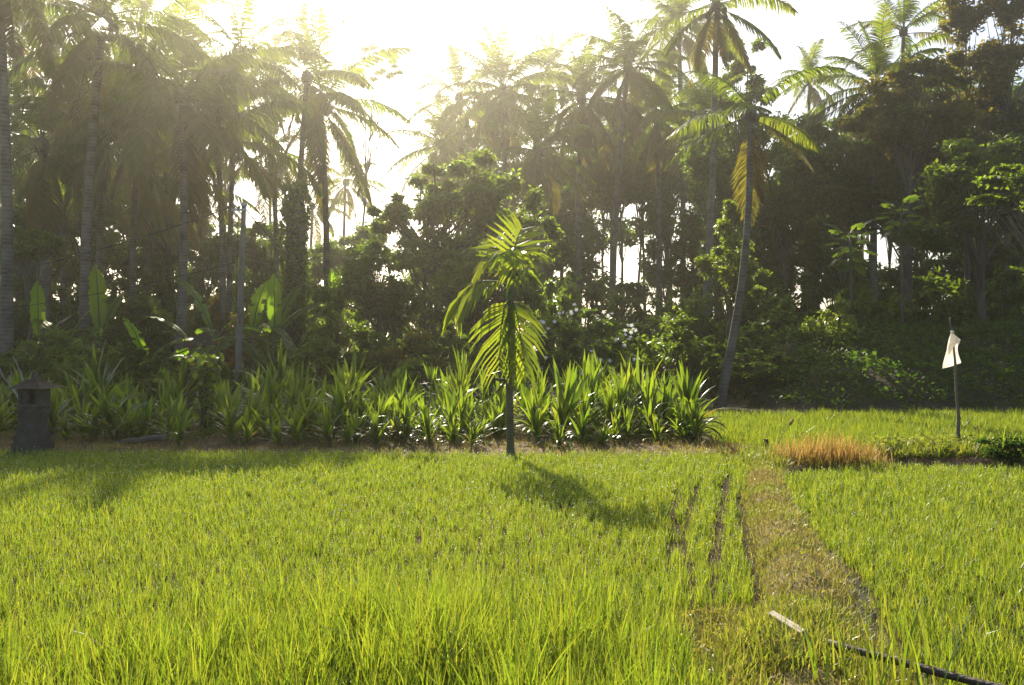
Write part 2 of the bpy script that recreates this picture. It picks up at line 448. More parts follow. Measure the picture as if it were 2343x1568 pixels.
def rice(name, poly, sx, sy, nb, S, label, ht, seed, dew=0.0):
    r = np.random.default_rng(seed)
    w = np.array([G(*p) for p in poly])
    lo, hi = w.min(0), w.max(0)
    xs = np.arange(lo[0], hi[0], sx); ys = np.arange(lo[1], hi[1], sy)
    X, Y = np.meshgrid(xs, ys)
    X = X.ravel() + r.normal(size=X.size) * sx * .22 + .04 * np.sin(Y.ravel() * 1.3); Y = Y.ravel() + r.normal(size=Y.size) * sy * .3
    px, py = survey(X, Y)
    ok = inpoly(px, py, poly) & (Y > 2.3)
    for line, hw in GAPS:
        ok &= dist_poly(px, py, line) > 1.7 * hw * r.uniform(.7, 1.3, X.size)
    vig = wob(X, Y, .7, seed) * .5 + wob(X, Y, 2.2, seed + 3) * .5
    ok &= r.random(X.size) > .09 - vig * .10
    X, Y, vig = X[ok], Y[ok], vig[ok]
    k = r.poisson(nb, len(X)).clip(3)
    idx = np.repeat(np.arange(len(X)), k)
    N = len(idx)
    base = np.stack([X[idx] + r.normal(size=N) * .018, Y[idx] + r.normal(size=N) * .018, np.zeros(N)], 1)
    d = Y[idx]
    hv = r.normal(size=len(X)) * .16
    L = ht(d / KD) * (1 + .2 * vig[idx] + hv[idx]) * r.uniform(.5, 1.2, N)
    L *= 1 + .55 * np.clip((9.4 - d / KD) / 1.2, 0, 1) * np.clip(vig[idx] * 3 + .2, 0, 1) * (X[idx] < .6)
    L = np.clip(L, .05, None)
    az = r.uniform(0, 2 * PI, N)
    lean = np.abs(r.normal(size=N)) * .2 + .03
    curl = np.abs(r.normal(size=N)) * .45 + .05
    wd = r.uniform(.004, .007, N) * np.clip(d / KD / 10, 1, 1.8) * np.interp(L, [.12, .4], [.9, 1.5])
    mb = MB()
    pos = blades(mb, base, az, L, wd, lean, curl, S, r.normal(size=N) * .5)
    if dew:
        m = r.random(N) < dew * np.clip(9 * KD / d, .25, 1)
        tip = pos[m]
        t = r.uniform(.55, 1, len(tip))
        f = t * S; i0 = np.minimum(f.astype(int), S - 1)
        a = np.arange(len(tip))
        c = tip[a, i0] * (1 - (f - i0))[:, None] + tip[a, i0 + 1] * (f - i0)[:, None]
        rad = (r.uniform(.0016, .0036, len(c)) * np.clip(Y[idx][m] / KD / 8, .8, 2.2))[:, None, None]
        octa = np.array([[1, 0, 0], [0, 1, 0], [-1, 0, 0], [0, -1, 0], [0, 0, 1], [0, 0, -1]])
        v = c[:, None] + octa[None] * rad
        fc = np.array([[0, 1, 4], [1, 2, 4], [2, 3, 4], [3, 0, 4], [1, 0, 5], [2, 1, 5], [3, 2, 5], [0, 3, 5]])
        mb.add(v.reshape(-1, 3), (fc[None] + (np.arange(len(c)) * 6)[:, None, None]).reshape(-1, 3), 1)
    stuff(name, mb.mesh(name, ['rice', 'dew']), label, 'rice')
    return N

NR = rice('rice', LEFT, .10, .045, 13, 3, 'bright young rice with dew filling the large left paddy', lambda d: np.interp(d, [5, 7.0, 8.2, 9.5, 13, 21], [.33, .28, .175, .135, .125, .14]), 101, .28)
NR += rice('rice', RIGHT, .10, .045, 13, 3, 'bright young rice filling the paddy right of the path', lambda d: np.interp(d, [5, 8, 13, 21], [.17, .15, .13, .14]), 102, .24)
NR += rice('rice', FAR, .14, .08, 12, 2, 'half shaded young rice in the far paddy below the mound', lambda d: d * 0 + .20, 103)

def turf(mb, r, pts, n_per, L, wd, mat, lean=.5, curl=.8, S=2):
    idx = np.repeat(np.arange(len(pts)), n_per)
    N = len(idx)
    base = pts[idx] + r.normal(size=(N, 3)) * np.array([.03, .03, 0]) - np.array([0, 0, .01])
    blades(mb, base, r.uniform(0, 2 * PI, N), L * r.uniform(.4, 1.3, N), wd * r.uniform(.7, 1.3, N), np.abs(r.normal(size=N)) * lean + .05, np.abs(r.normal(size=N)) * curl, S, r.normal(size=N) * .5, 0, mat)

# short turf and dead stubble on the path
r = np.random.default_rng(41)
c = on_grid(r, pX, pY, pZ, 15000)
den = wob(c[:, 0], c[:, 1], 2.2, 6) + .5 * wob(c[:, 0], c[:, 1], 7, 7)
mb = MB()
near = c[:, 1] < 8.0 * KD
turf(mb, r, c[(den > -.02)], 4, .055, .006, 0, .8, .9)
turf(mb, r, c[near & (den > -.5)], 4, .12, .007, 0, .5, .9)
turf(mb, r, c[(den < .2) & (r.random(len(c)) < .8)], 3, .065, .006, 1, 1.1, .6)
e = on_grid(r, pX[:, [0, 1, 2]], pY[:, [0, 1, 2]], pZ[:, [0, 1, 2]], 900); turf(mb, r, e, 3, .08, .006, 0, .6, .8)
e = on_grid(r, pX[:, -4:], pY[:, -4:], pZ[:, -4:], 1600); turf(mb, r, e, 3, .11, .007, 1, .7, .9); turf(mb, r, e[::2], 3, .10, .007, 0, .6, .9)
e = on_grid(r, dX, dY, dZ, 260); turf(mb, r, e, 3, .07, .006, 0, .7, .9)
# small broad weeds
c2 = on_grid(r, pX, pY, pZ, 2600); c2[:, 2] += .02
leaves(mb, c2[:900], .03, r, .6, 1.0, .05, 0)
stuff('path_grass', mb.mesh('path_grass', ['turf', 'straw']), 'short mixed green and dry turf growing on the path', 'grass')
# grass wedge in the near corner left of the plank
mb = MB()
c = np.stack([r.uniform(.2, 2.6, 9000), r.uniform(4.8, 8.4, 9000) * KD, np.zeros(9000)], 1)
px, py = survey(c[:, 0], c[:, 1])
c = c[inpoly(px, py, [(1752, 1395), (1690, 1402), (1480, 1432), (1560, 1520), (1640, 1640), (1680, 1800), (2330, 1800), (2010, 1490), (1950, 1440)])]
turf(mb, r, c, 5, .13, .006, 0, .6, 1.0); turf(mb, r, c[::3], 2, .14, .006, 1, .8, .9)
leaves(mb, c[::2] + np.array([0, 0, .06]), .05, r, .55, .9, .1, 0)
stuff('corner_grass', mb.mesh('corner_grass', ['turf', 'straw']), 'tangled low grass around the fallen plank', 'grass')
# taller reeds of rice by the dark pole
mb = MB()
n = 46
base = np.stack([r.uniform(1.35, 1.95, n), r.uniform(5.75, 6.5, n) * KD, np.zeros(n)], 1)
blades(mb, base, r.uniform(0, 2 * PI, n), r.uniform(.3, .62, n), r.uniform(.009, .014, n), np.abs(r.normal(size=n)) * .16 + .03, np.abs(r.normal(size=n)) * .3, 5, r.normal(size=n) * .5)
stuff('tall_rice', mb.mesh('tall_rice', 'rice'), 'tall loose rice blades rising beside the dark pole', 'rice')

# grass on the banks
r = np.random.default_rng(43)
mb = MB()
c = on_grid(r, bX, bY, bZ, 11000)
h = wob(c[:, 0], c[:, 1], 1.5, 12)
turf(mb, r, c[h < .3], 4, .10, .0065, 0, .8, .9, 3); turf(mb, r, c[::3][h[::3] < .0], 3, .11, .0065, 2, .8, .9, 3)
turf(mb, r, c[(h > -.1)], 3, .11, .007, 1, .6, 1.0, 3)
tall = c[(wob(c[:, 0], c[:, 1], .9, 14) > .45)]
turf(mb, r, tall, 2, .24, .006, 0, .4, .8, 3)
stuff('bank_grass', mb.mesh('bank_grass', ['straw', 'turf', 'dry']), 'brown dry grass tufts on the bank behind the left paddy', 'grass')
mb = MB()
c = on_grid(r, b2X, b2Y, b2Z, 5000)
px, py = survey(c[:, 0], c[:, 1])
turf(mb, r, c[px < 1800], 5, .16, .007, 0, .6, .9, 3)
turf(mb, r, c[(px > 1985) & (py < 1070)], 7, .2, .009, 0, .7, 1.0, 3)
turf(mb, r, c[(px > 1985)][::3], 2, .1, .007, 1, .8, .9, 3)
w = c[(px > 1990) & (py < 1066)]
leaves(mb, np.repeat(w, 4, 0) + r.normal(size=(len(w) * 4, 3)) * np.array([.04, .04, .04]) + np.array([0, 0, .09]), .06, r, .55, .8, .1, 0)
stuff('bank_weeds', mb.mesh('bank_weeds', ['turf', 'straw']), 'low green creeping weeds along the right bank', 'weeds')
# orange dry grass patch
mb = MB()
for px, wpx, T, L in [(1800, 26, 18.9, .33), (1850, 34, 18.5, .42), (1905, 32, 18.5, .46), (1955, 26, 18.6, .36), (1985, 20, 18.9, .25), (1880, 60, 18.9, .36)]:
    n = 210
    b = np.stack([(px + r.normal(size=n) * wpx * .75 - CX) / F0 * T, T * KD + r.normal(size=n) * .1, np.full(n, .05)], 1)
    blades(mb, b, r.uniform(0, 2 * PI, n), L * r.uniform(.3, 1.25, n), r.uniform(.006, .012, n), np.abs(r.normal(size=n)) * .14 + .02, np.abs(r.normal(size=n)) * .4, 4, r.normal(size=n) * .5)
n = 1500
b = np.stack([(r.uniform(1760, 2010, n) - CX) / F0 * 18.6, 18.6 * KD + r.normal(size=n) * .16, np.full(n, .04)], 1)
blades(mb, b, r.uniform(0, 2 * PI, n), r.uniform(.08, .26, n), r.uniform(.005, .009, n), np.abs(r.normal(size=n)) * .4, np.abs(r.normal(size=n)) * .7, 3, r.normal(size=n) * .5, 0, 1)
n = 700
b[:n, 2] = .03
blades(mb, b[:n], r.uniform(0, 2 * PI, n), r.uniform(.15, .35, n), r.uniform(.005, .009, n), np.abs(r.normal(size=n)) * .9 + .4, np.abs(r.normal(size=n)) * .8, 3, r.normal(size=n) * .5, 0, 2)
stuff('orange_grass', mb.mesh('orange_grass', ['orange', 'turf', 'straw']), 'orange dry grass at the head of the path', 'grass')

# ------------------------------------------------------------------ palms
def frond_path(L, e0, bend, n=11, yaw=0.0):
    t = np.linspace(0, 1, n)
    a = e0 - bend * t ** 1.5
    d = np.stack([np.cos(a), np.sin(yaw * t * t) * .3, np.sin(a)], 1)
    d = unit(d)
    return np.concatenate([[np.zeros(3)], np.cumsum((d[1:] + d[:-1]) / 2 * L / (n - 1), 0)])

def frond(mb, path, n, l0, w, r, t0=.2, droop=.6, fwd=.55, rr=.03, mat=0, rmat=0, tip=.35, ragged=.1, drop=.0, hint=None):
    """a feather leaf: rachis along path and n leaflets a side"""
    path = np.asarray(path, float)
    mb.tube(path, np.linspace(rr, rr * .2, len(path)), 5, rmat, False)
    s = np.linspace(0, 1, len(path))
    T = np.gradient(path, axis=0)
    t = np.repeat(np.linspace(t0, .995, n), 2) + r.normal(size=2 * n) * .004
    t = np.clip(t, t0, .999)
    sg = np.tile([1.0, -1.0], n)
    keep = r.random(2 * n) > drop
    t, sg = t[keep], sg[keep]
    pos = np.stack([np.interp(t, s, path[:, i]) for i in range(3)], 1)
    tg = unit(np.stack([np.interp(t, s, T[:, i]) for i in range(3)], 1))
    up = np.array([0, 0, 1.0]) if hint is None else np.asarray(hint, float)
    sd = np.cross(tg, up)
    bad = np.linalg.norm(sd, axis=1) < .15
    sd[bad] = np.array([0, 1.0, 0])
    sd = unit(sd) * sg[:, None]
    u = (t - t0) / (1 - t0)
    prof = np.minimum(1, .55 + u * 2.2) * (1 - (1 - tip) * np.clip((u - .45) / .55, 0, 1) ** 1.5)
    ln = l0 * prof * (1 + r.normal(size=len(t)) * ragged)
    f = fwd + .5 * u ** 2
    d0 = unit(sd + tg * f[:, None] + np.cross(sd, tg) * (.12 * sg[:, None]) + r.normal(size=(len(t), 3)) * .06)
    g = np.array([0, 0, -1.0])
    dr = droop * r.uniform(.7, 1.3, len(t))[:, None]
    d1 = unit(d0 + g * dr * .7)
    d2 = unit(d0 + g * dr * 2.0)
    l = ln[:, None]
    p0, p1 = pos, pos + d1 * l * .5
    p2 = p1 + d2 * l * .5
    wv = unit(tg * .8 + np.cross(d1, sd) * .6 + r.normal(size=(len(t), 3)) * .12)
    wv = unit(wv - d1 * np.sum(wv * d1, 1, keepdims=True)) * w / 2
    v = np.stack([p0 - wv * .8, p0 + wv * .8, p1 + wv, p1 - wv, p2 + wv * .12, p2 - wv * .12], 1)
    N = len(t)
    q = np.array([[0, 1, 2, 3], [3, 2, 4, 5]])
    mb.add(v.reshape(-1, 3), (q[None] + (np.arange(N) * 6)[:, None, None]).reshape(-1, 4), mat)

FROND = {}
ELEV = [84, 72, 60, 47, 34, 20, 6, -10, -28, -48, -66]
for e in ELEV:
    for k in range(2):
        r = np.random.default_rng(900 + e * 3 + k)
        mb = MB()
        bend = math.radians(np.interp(e, [-66, -28, 6, 34, 60, 84], [18, 45, 62, 72, 55, 22]) * r.uniform(.85, 1.15))
        pth = frond_path(4.2, math.radians(e), bend, 11, r.uniform(-1, 1))
        frond(mb, pth, 70, .9, .058, r, .16, np.interp(e, [-66, 0, 60, 84], [.5, .75, .45, .2]), .5, .035, 0, 0, .3, .1, .03)
        FROND[(e, k)] = mb.mesh('frond', ['frond'])

COCO = MB(); COCO.ball((0, 0, 0), .13, 0, 8, 6, 1.15); COCO = COCO.mesh('coconut', 'husk')
mbs = MB(); r = np.random.default_rng(5)
mbs.ball((0, 0, -.1), .3, 0, 8, 5, 1.3); 
BOOT = mbs.mesh('crown_base', 'bark_palm')

def set_mat(o, mat):
    o.material_slots[0].link = 'OBJECT'
    o.material_slots[0].material = M[mat]

def palm(label, cpx, cpy, bpx, T, n=22, L=4.0, rad=.16, seed=0, lo=-48, old=.15, dead=2, nuts=0, bow=.5, group='coconut palms along the paddy edge', hi=84, spin=None, dense=True):
    if 1000 < bpx < 1630 and T >= 60: T, L, rad = T * 1.3, L * 1.3, rad * 1.3
    r = np.random.default_rng(seed + 2000)
    base = P(bpx, 0, T); base[2] = 0
    top = P(cpx, cpy, T + r.uniform(-1, 1))
    root = empty('coconut_palm', base, label, 'palm tree', group)
    tl = top - base
    s = np.linspace(0, 1, 15)
    path = np.stack([tl[0] * s ** 1.25 + bow * .3 * np.sin(s * PI) * (1 if tl[0] <= 0 else -1), tl[1] * s, -.15 + (tl[2] + .15) * s], 1)
    rads = rad * (1.0 - .35 * s + .55 * np.exp(-s * 14)) * (1 + r.normal(size=15) * .03)
    mb = MB(); mb.tube(path, rads, 10)
    link('trunk', mb.mesh('trunk', 'bark_palm'), root)
    cb = link('crown_base', BOOT, root, path[-1], 0, L / 4.2)
    a0 = r.uniform(0, 2 * PI) if spin is None else spin
    n = int(n * ((1.0 if cpx < 700 else 1.25) if dense else .8))
    for k in range(n):
        u = k / (n - 1)
        e = hi + (lo - hi) * u ** .85 + r.normal() * 5
        ee = min(ELEV, key=lambda q: abs(q - e))
        o = link('frond', FROND[(ee, int(r.integers(0, 2)))], root, path[-1] + np.array([0, 0, .12 - .35 * u]), a0 + k * 2.39996 + r.normal() * .15, L / 4.2 * r.uniform(.88, 1.08) * (1 if u > .12 else .85))
        if u > 1 - old * .8 - r.random() * .05:
            set_mat(o, 'frond_old'); o['label'] = 'yellowing lower frond'
    for k in range((dead + 1) // 2 if T < 75 else dead):
        o = link('frond', FROND[(-66, k % 2)], root, path[-1] + np.array([0, 0, -.3]), r.uniform(0, 2 * PI), L / 4.2 * r.uniform(.65, .9))
        set_mat(o, 'frond_dead'); o['label'] = 'dead brown hanging frond'
    for k in range(nuts):
        a = r.uniform(0, 2 * PI)
        link('coconut', COCO, root, path[-1] + np.array([math.cos(a) * .34, math.sin(a) * .34, -.25 - r.uniform(0, .35)]), a)
    return root

# (label, crown x, crown y, foot x, distance, fronds, frond length, trunk radius, extras)
PALMS = [
    ('straight palm trunk at the left end of the grove, its crown above view', -10, -130, 12, 37, 18, 3.6, .15, dict(dead=1, dense=False)),
    ('tall palm with ringed grey trunk and low swept fronds, second big trunk of the grove', 236, 40, 196, 44, 24, 4.0, .17, dict(nuts=6, dead=2, lo=-40, dense=False)),
    ('palm with the largest erect fronds, rising left of the utility pole', 415, 215, 404, 46, 26, 4.4, .17, dict(lo=-55, hi=86)),
    ('palm with an open fan crown on a slim trunk just behind the utility pole', 495, 310, 503, 51, 20, 4.3, .13, dict(lo=0, dead=1)),
    ('thin dark palm trunk crossing above the utility pole top', 548, 130, 527, 54, 20, 3.8, .12, dict(dead=2, dense=False)),
    ('palm rising directly behind the ivy wrapped stump', 702, 175, 680, 56, 18, 3.6, .15, dict(dead=1, dense=False)),
    ('palm silhouetted against the sun glare with long side fronds', 733, 235, 742, 60, 24, 4.6, .16, dict(lo=-60, hi=86, dead=1, nuts=5, dense=False)),
    ('small hazy palm seen far off under the glare', 790, 415, 790, 112, 16, 3.4, .16, dict(dead=0)),
    ('small hazy palm just left of the far glare palm', 715, 470, 713, 104, 14, 3.2, .15, dict(dead=0)),
    ('middle distance palm with dry hanging skirt between pole and ivy stump', 622, 335, 630, 70, 20, 3.9, .16, dict(dead=4, old=.3, dense=False)),
    ('thick dark palm trunk near the left end with a low shaggy crown', 96, 330, 92, 50, 20, 4.0, .2, dict(dead=3)),
    ('dark slim palm trunk rising between the upright banana leaves', 250, 300, 226, 52, 20, 3.8, .13, dict(dead=2)),
    ('dark palm with leaning shade crown left of the big erect fronds', 318, 275, 309, 55, 20, 4.0, .14, dict(dead=2)),
    ('low leafy palm with golden skirt behind the dark trunks', 345, 415, 338, 62, 18, 3.8, .14, dict(dead=4, old=.35)),
    ('palm with drooping crown behind the leftmost trunks', 165, 205, 150, 58, 22, 4.2, .15, dict(dead=2)),
    ('leftmost background palm with fronds reaching the frame corner', 30, 40, 40, 62, 22, 4.2, .15, dict(dead=1)),
    ('background palm with high feathery crown above the fan palm', 330, 60, 335, 66, 22, 4.4, .16, dict(dead=2)),
    ('low palm with bending fronds in the bright gap by the pole', 470, 430, 466, 75, 16, 3.6, .14, dict(dead=1)),
    ('palm with two long arching fronds over the open sky gap', 1050, 222, 1060, 74, 22, 4.3, .17, dict(dead=2, lo=-40, dense=False)),
    ('tall straight palm in the middle of the skyline above the round tree', 1150, 205, 1156, 72, 26, 4.6, .18, dict(hi=86, dead=3, lo=-50)),
    ('small pale crowned palm peeping between the middle skyline palms', 1253, 160, 1258, 92, 20, 3.6, .16, dict(dead=1)),
    ('palm with bright erect spear fronds right of the small skyline palm', 1330, 225, 1326, 68, 26, 4.4, .17, dict(hi=86, dead=4, old=.25)),
    ('palm with swept crown on a pale leaning trunk behind the flower shrub', 1436, 150, 1397, 66, 22, 4.0, .16, dict(dead=2, hi=80)),
    ('tall palm on a pale grey trunk with its crown at the top edge', 1638, 10, 1603, 58, 22, 3.9, .17, dict(nuts=7, dead=4, bow=-.6, lo=-55, dense=False)),
    ('leaning palm with a curved trunk and sparse yellow fronds', 1716, 258, 1644, 38.5, 11, 3.2, .125, dict(old=.3, dead=4, lo=-45, hi=58, bow=-1.1, dense=False)),
    ('feathery palm directly behind the tall pale trunk', 1552, 60, 1560, 76, 24, 4.4, .17, dict(dead=2, hi=86)),
    ('palm with a golden dead skirt below the middle skyline', 1232, 345, 1236, 63, 20, 3.9, .16, dict(dead=5, old=.4)),
    ('dark palm filling the grove left of the tall pale trunk', 1500, 265, 1505, 70, 22, 4.2, .16, dict(dead=3)),
    ('palm with a tall upright spear standing among the yellowing trees', 2008, 200, 2006, 60, 24, 4.3, .16, dict(hi=88, dead=3, lo=-50)),
    ('small hazy palm far behind the notch in the skyline', 1852, 180, 1850, 105, 18, 3.8, .17, dict(dead=0)),
    ('palm with thin wind blown fronds behind the upright spear palm', 2066, 70, 2070, 74, 12, 4.0, .14, dict(dead=0, lo=10)),
    ('shaded palm behind the leaning palm trunk', 1612, 270, 1640, 72, 20, 4.0, .16, dict(dead=3)),
    ('low shaded palm at the back of the middle grove', 1405, 345, 1404, 78, 18, 3.8, .15, dict(dead=4, old=.3)),
    ('low palm with broad dark fronds beneath the arching fronds', 1010, 330, 1016, 70, 18, 3.8, .15, dict(dead=2)),
]
for i, (lab, a, b, c_, T, n, L, rad, kw) in enumerate(PALMS):
    if a > 1000: L *= .84
    palm(lab, a, b, c_, T, n, L, rad, seed=i * 7 + 3, **kw)

# ------------------------------------------------------------------ broadleaf trees and shrubs
def bez(a, b, c, n=6):
    t = np.linspace(0, 1, n)[:, None]
    return (1 - t) ** 2 * a + 2 * t * (1 - t) * b + t * t * c

def foliage(mb, r, cen, radii, K, N, size, aspect=.5, shell=.6, spread=.33, sprig=0, mat=0):
    """K leaf clumps inside an ellipsoid; returns the clump centres"""
    u = unit(r.normal(size=(K, 3)))
    rad = r.uniform(shell, 1.0, K)[:, None]
    cs = cen + u * rad * radii
    k = r.integers(0, K, N)
    sc = (r.uniform(.55, 1.35, K) * spread)[k][:, None]
    off = r.normal(size=(N, 3)); off = unit(off) * np.abs(r.normal(size=(N, 1)) * .35 + .65)
    c = cs[k] + off * sc * np.asarray(radii) * np.array([1, 1, .75])
    leaves(mb, c, size, r, aspect, .7, .25, mat, unit(off))
    return cs

def tree(label, bpx, T, lobes, N=4000, size=.24, mat='leaf', rad=.14, bark='bark', seed=0, name='broadleaf_tree', cat='tree', group=None, K=16, aspect=.5, spread=.33, stems=1, shell=.55):
    if 1000 < bpx < 1630 and T >= 60: T, size, rad = T * 1.3, size * 1.3, rad * 1.3
    r = np.random.default_rng(seed + 5000)
    base = P(bpx, 0, T); base[2] = 0
    root = empty(name, base, label, cat, group)
    tr, cr = MB(), MB()
    N = int(N * 2.7); K = int(K * 1.5); size = size * .95; spread *= 1.0
    area = sum(l[2] * l[3] for l in lobes)
    cs = []
    for (px, py, rx, ry) in lobes:
        cen = P(px, py, T) - base
        radii = np.array([rx, rx * .85, ry]) / F0 * T
        w = rx * ry / area
        cs.append(foliage(cr, r, cen, radii, max(4, int(K * w)), int(N * w), size, aspect, shell, spread))
    allc = np.concatenate(cs)
    mcen = np.mean([P(l[0], l[1], T) - base for l in lobes], 0)
    low = allc[:, 2].min(); hi = allc[:, 2].max()
    for s in range(stems):
        o = np.array([r.normal() * .25, r.normal() * .25, -.1]) if stems > 1 else np.array([0, 0, -.1])
        top = np.array([mcen[0], mcen[1], hi * .93]) + (r.normal(size=3) * np.array([.8, .8, .3]) if stems > 1 else 0)
        midp = np.array([mcen[0] * .3 + r.normal() * .25, r.normal() * .25, hi * .45])
        pth = bez(o, midp, top, 10)
        pth += r.normal(size=pth.shape) * .04 * np.linspace(0, 1, 10)[:, None]
        tr.tube(pth, np.linspace(rad * (1.2 if stems == 1 else .7), rad * .18, 10), 7)
        mine = allc[s::stems]
        for c in mine[:26]:
            i = int(np.clip(np.searchsorted(pth[:, 2], c[2] * r.uniform(.5, .75)), 1, 8))
            a = pth[i]
            m2 = (a + c) / 2 + np.array([0, 0, -.12 * np.linalg.norm(c - a)]) + r.normal(size=3) * .1
            ll = bez(a, m2, c, 5)
            tr.tube(ll, np.linspace(rad * .32, rad * .06, 5), 5, 0, False)
    link('trunk', tr.mesh('trunk', bark), root)
    link('crown', cr.mesh('crown', mat), root)
    return root

tree('big round leafy tree filling the middle below the skyline palms', 985, 50,
     [(1050, 470, 105, 95), (1170, 500, 70, 90), (930, 520, 75, 75), (1080, 400, 70, 50), (985, 410, 50, 40), (1230, 560, 50, 60), (1010, 600, 120, 60), (880, 480, 40, 50)], 12500, .21, 'leaf', .13, seed=1, K=70, spread=.3, stems=4)
tree('leafy bushy tree with stems against the bright gap, left of the areca palm', 880, 46, [(860, 620, 80, 70), (800, 690, 80, 60), (930, 700, 70, 60)], 5200, .17, 'leaf', .09, seed=2, K=40, stems=4)
tree('thin stemmed tree right behind the areca palm crown', 1090, 44, [(1080, 650, 80, 80), (1180, 640, 70, 80), (1120, 740, 90, 50)], 5200, .17, 'leaf', .08, seed=3, K=40, stems=4)
tree('slender tall tree with open yellowish crown, inner one of the two by the corner', 2218, 60, [(2200, 40, 52, 60), (2240, 130, 60, 50), (2170, 170, 55, 40), (2215, 250, 70, 50), (2215, -60, 50, 50)], 4200, .24, 'leaf_yellow', .12, seed=4, K=44, spread=.46, shell=.2)
tree('slender tall tree with open yellowish crown nearest the upper corner', 2300, 58, [(2300, 30, 55, 70), (2320, 140, 60, 60), (2290, 240, 60, 60), (2350, 300, 60, 60), (2310, -70, 50, 60)], 4600, .24, 'leaf_yellow', .12, seed=5, K=44, spread=.46, shell=.2)
tree('spreading tree with yellow green leaves below the upright spear palm', 2090, 56, [(2080, 200, 90, 55), (2120, 290, 100, 60), (1990, 290, 60, 45), (2170, 350, 90, 60)], 6000, .26, 'leaf_yellow', .14, seed=6, K=40)
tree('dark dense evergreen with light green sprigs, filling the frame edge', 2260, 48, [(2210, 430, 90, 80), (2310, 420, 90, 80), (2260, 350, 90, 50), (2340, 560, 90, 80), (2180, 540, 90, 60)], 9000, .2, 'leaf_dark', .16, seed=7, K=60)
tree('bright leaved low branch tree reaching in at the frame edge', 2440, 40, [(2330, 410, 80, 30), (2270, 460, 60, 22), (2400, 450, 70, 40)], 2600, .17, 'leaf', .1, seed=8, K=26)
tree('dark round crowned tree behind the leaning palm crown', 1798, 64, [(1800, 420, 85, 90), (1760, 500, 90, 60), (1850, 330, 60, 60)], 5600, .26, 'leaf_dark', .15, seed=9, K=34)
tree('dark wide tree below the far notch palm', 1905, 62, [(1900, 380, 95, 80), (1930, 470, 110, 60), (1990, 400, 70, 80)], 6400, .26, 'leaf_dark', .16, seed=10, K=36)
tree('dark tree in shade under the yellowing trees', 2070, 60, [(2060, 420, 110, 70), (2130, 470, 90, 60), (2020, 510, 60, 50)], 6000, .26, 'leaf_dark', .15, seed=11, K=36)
tree('round topped tree on the skyline beside the tall pale palm trunk', 1712, 72, [(1708, 130, 48, 48), (1690, 210, 60, 55), (1740, 270, 60, 60), (1700, 340, 70, 60)], 4600, .28, 'leaf', .16, seed=12, K=34)
tree('shaded tree behind the leaning trunk', 1652, 60, [(1640, 430, 60, 80), (1670, 540, 70, 60), (1600, 350, 50, 60)], 4400, .24, 'leaf_dark', .13, seed=13, K=28)
tree('shaded background tree right of the middle grove', 1540, 78, [(1545, 400, 70, 80), (1480, 430, 70, 60)], 3600, .3, 'leaf_dark', .14, seed=14, K=24)
tree('shaded background tree behind the spear palm of the middle grove', 1370, 80, [(1370, 420, 80, 70), (1290, 420, 70, 60)], 3600, .3, 'leaf_dark', .14, seed=15, K=24)
tree('leafy tree with a bright rim beside the pale palm trunk foot', 1662, 46, [(1672, 500, 42, 50), (1660, 600, 60, 55), (1700, 650, 60, 50)], 3600, .17, 'leaf', .1, seed=16, K=28)
tree('dark tree at the left edge behind the thick trunks', 50, 60, [(40, 440, 70, 70), (110, 500, 70, 60), (30, 560, 70, 50)], 4200, .25, 'leaf_dark', .14, seed=17, K=26)
tree('dark tree between the left grove trunks', 180, 64, [(170, 420, 80, 70), (240, 480, 70, 60)], 4200, .26, 'leaf_dark', .14, seed=18, K=26)
tree('dark tree behind the erect fronded palm', 380, 66, [(375, 350, 70, 70), (330, 480, 60, 50), (440, 330, 50, 50)], 3800, .26, 'leaf_dark', .14, seed=19, K=26)
tree('fine leaved tree dissolving in the glare left of the sun palm', 622, 88, [(625, 100, 50, 60), (610, 190, 60, 50)], 900, .26, 'leaf', .13, seed=20, K=26)
tree('feathery tree leaning out into the sky gap beside the sun palm', 800, 84, [(860, 130, 46, 22), (890, 160, 34, 18), (820, 170, 40, 24)], 1000, .26, 'leaf', .1, seed=21, K=18)
tree('leafy tree at the left edge lit from behind', 36, 44, [(40, 560, 60, 40), (110, 570, 50, 40)], 2400, .18, 'leaf', .08, seed=22, K=20)

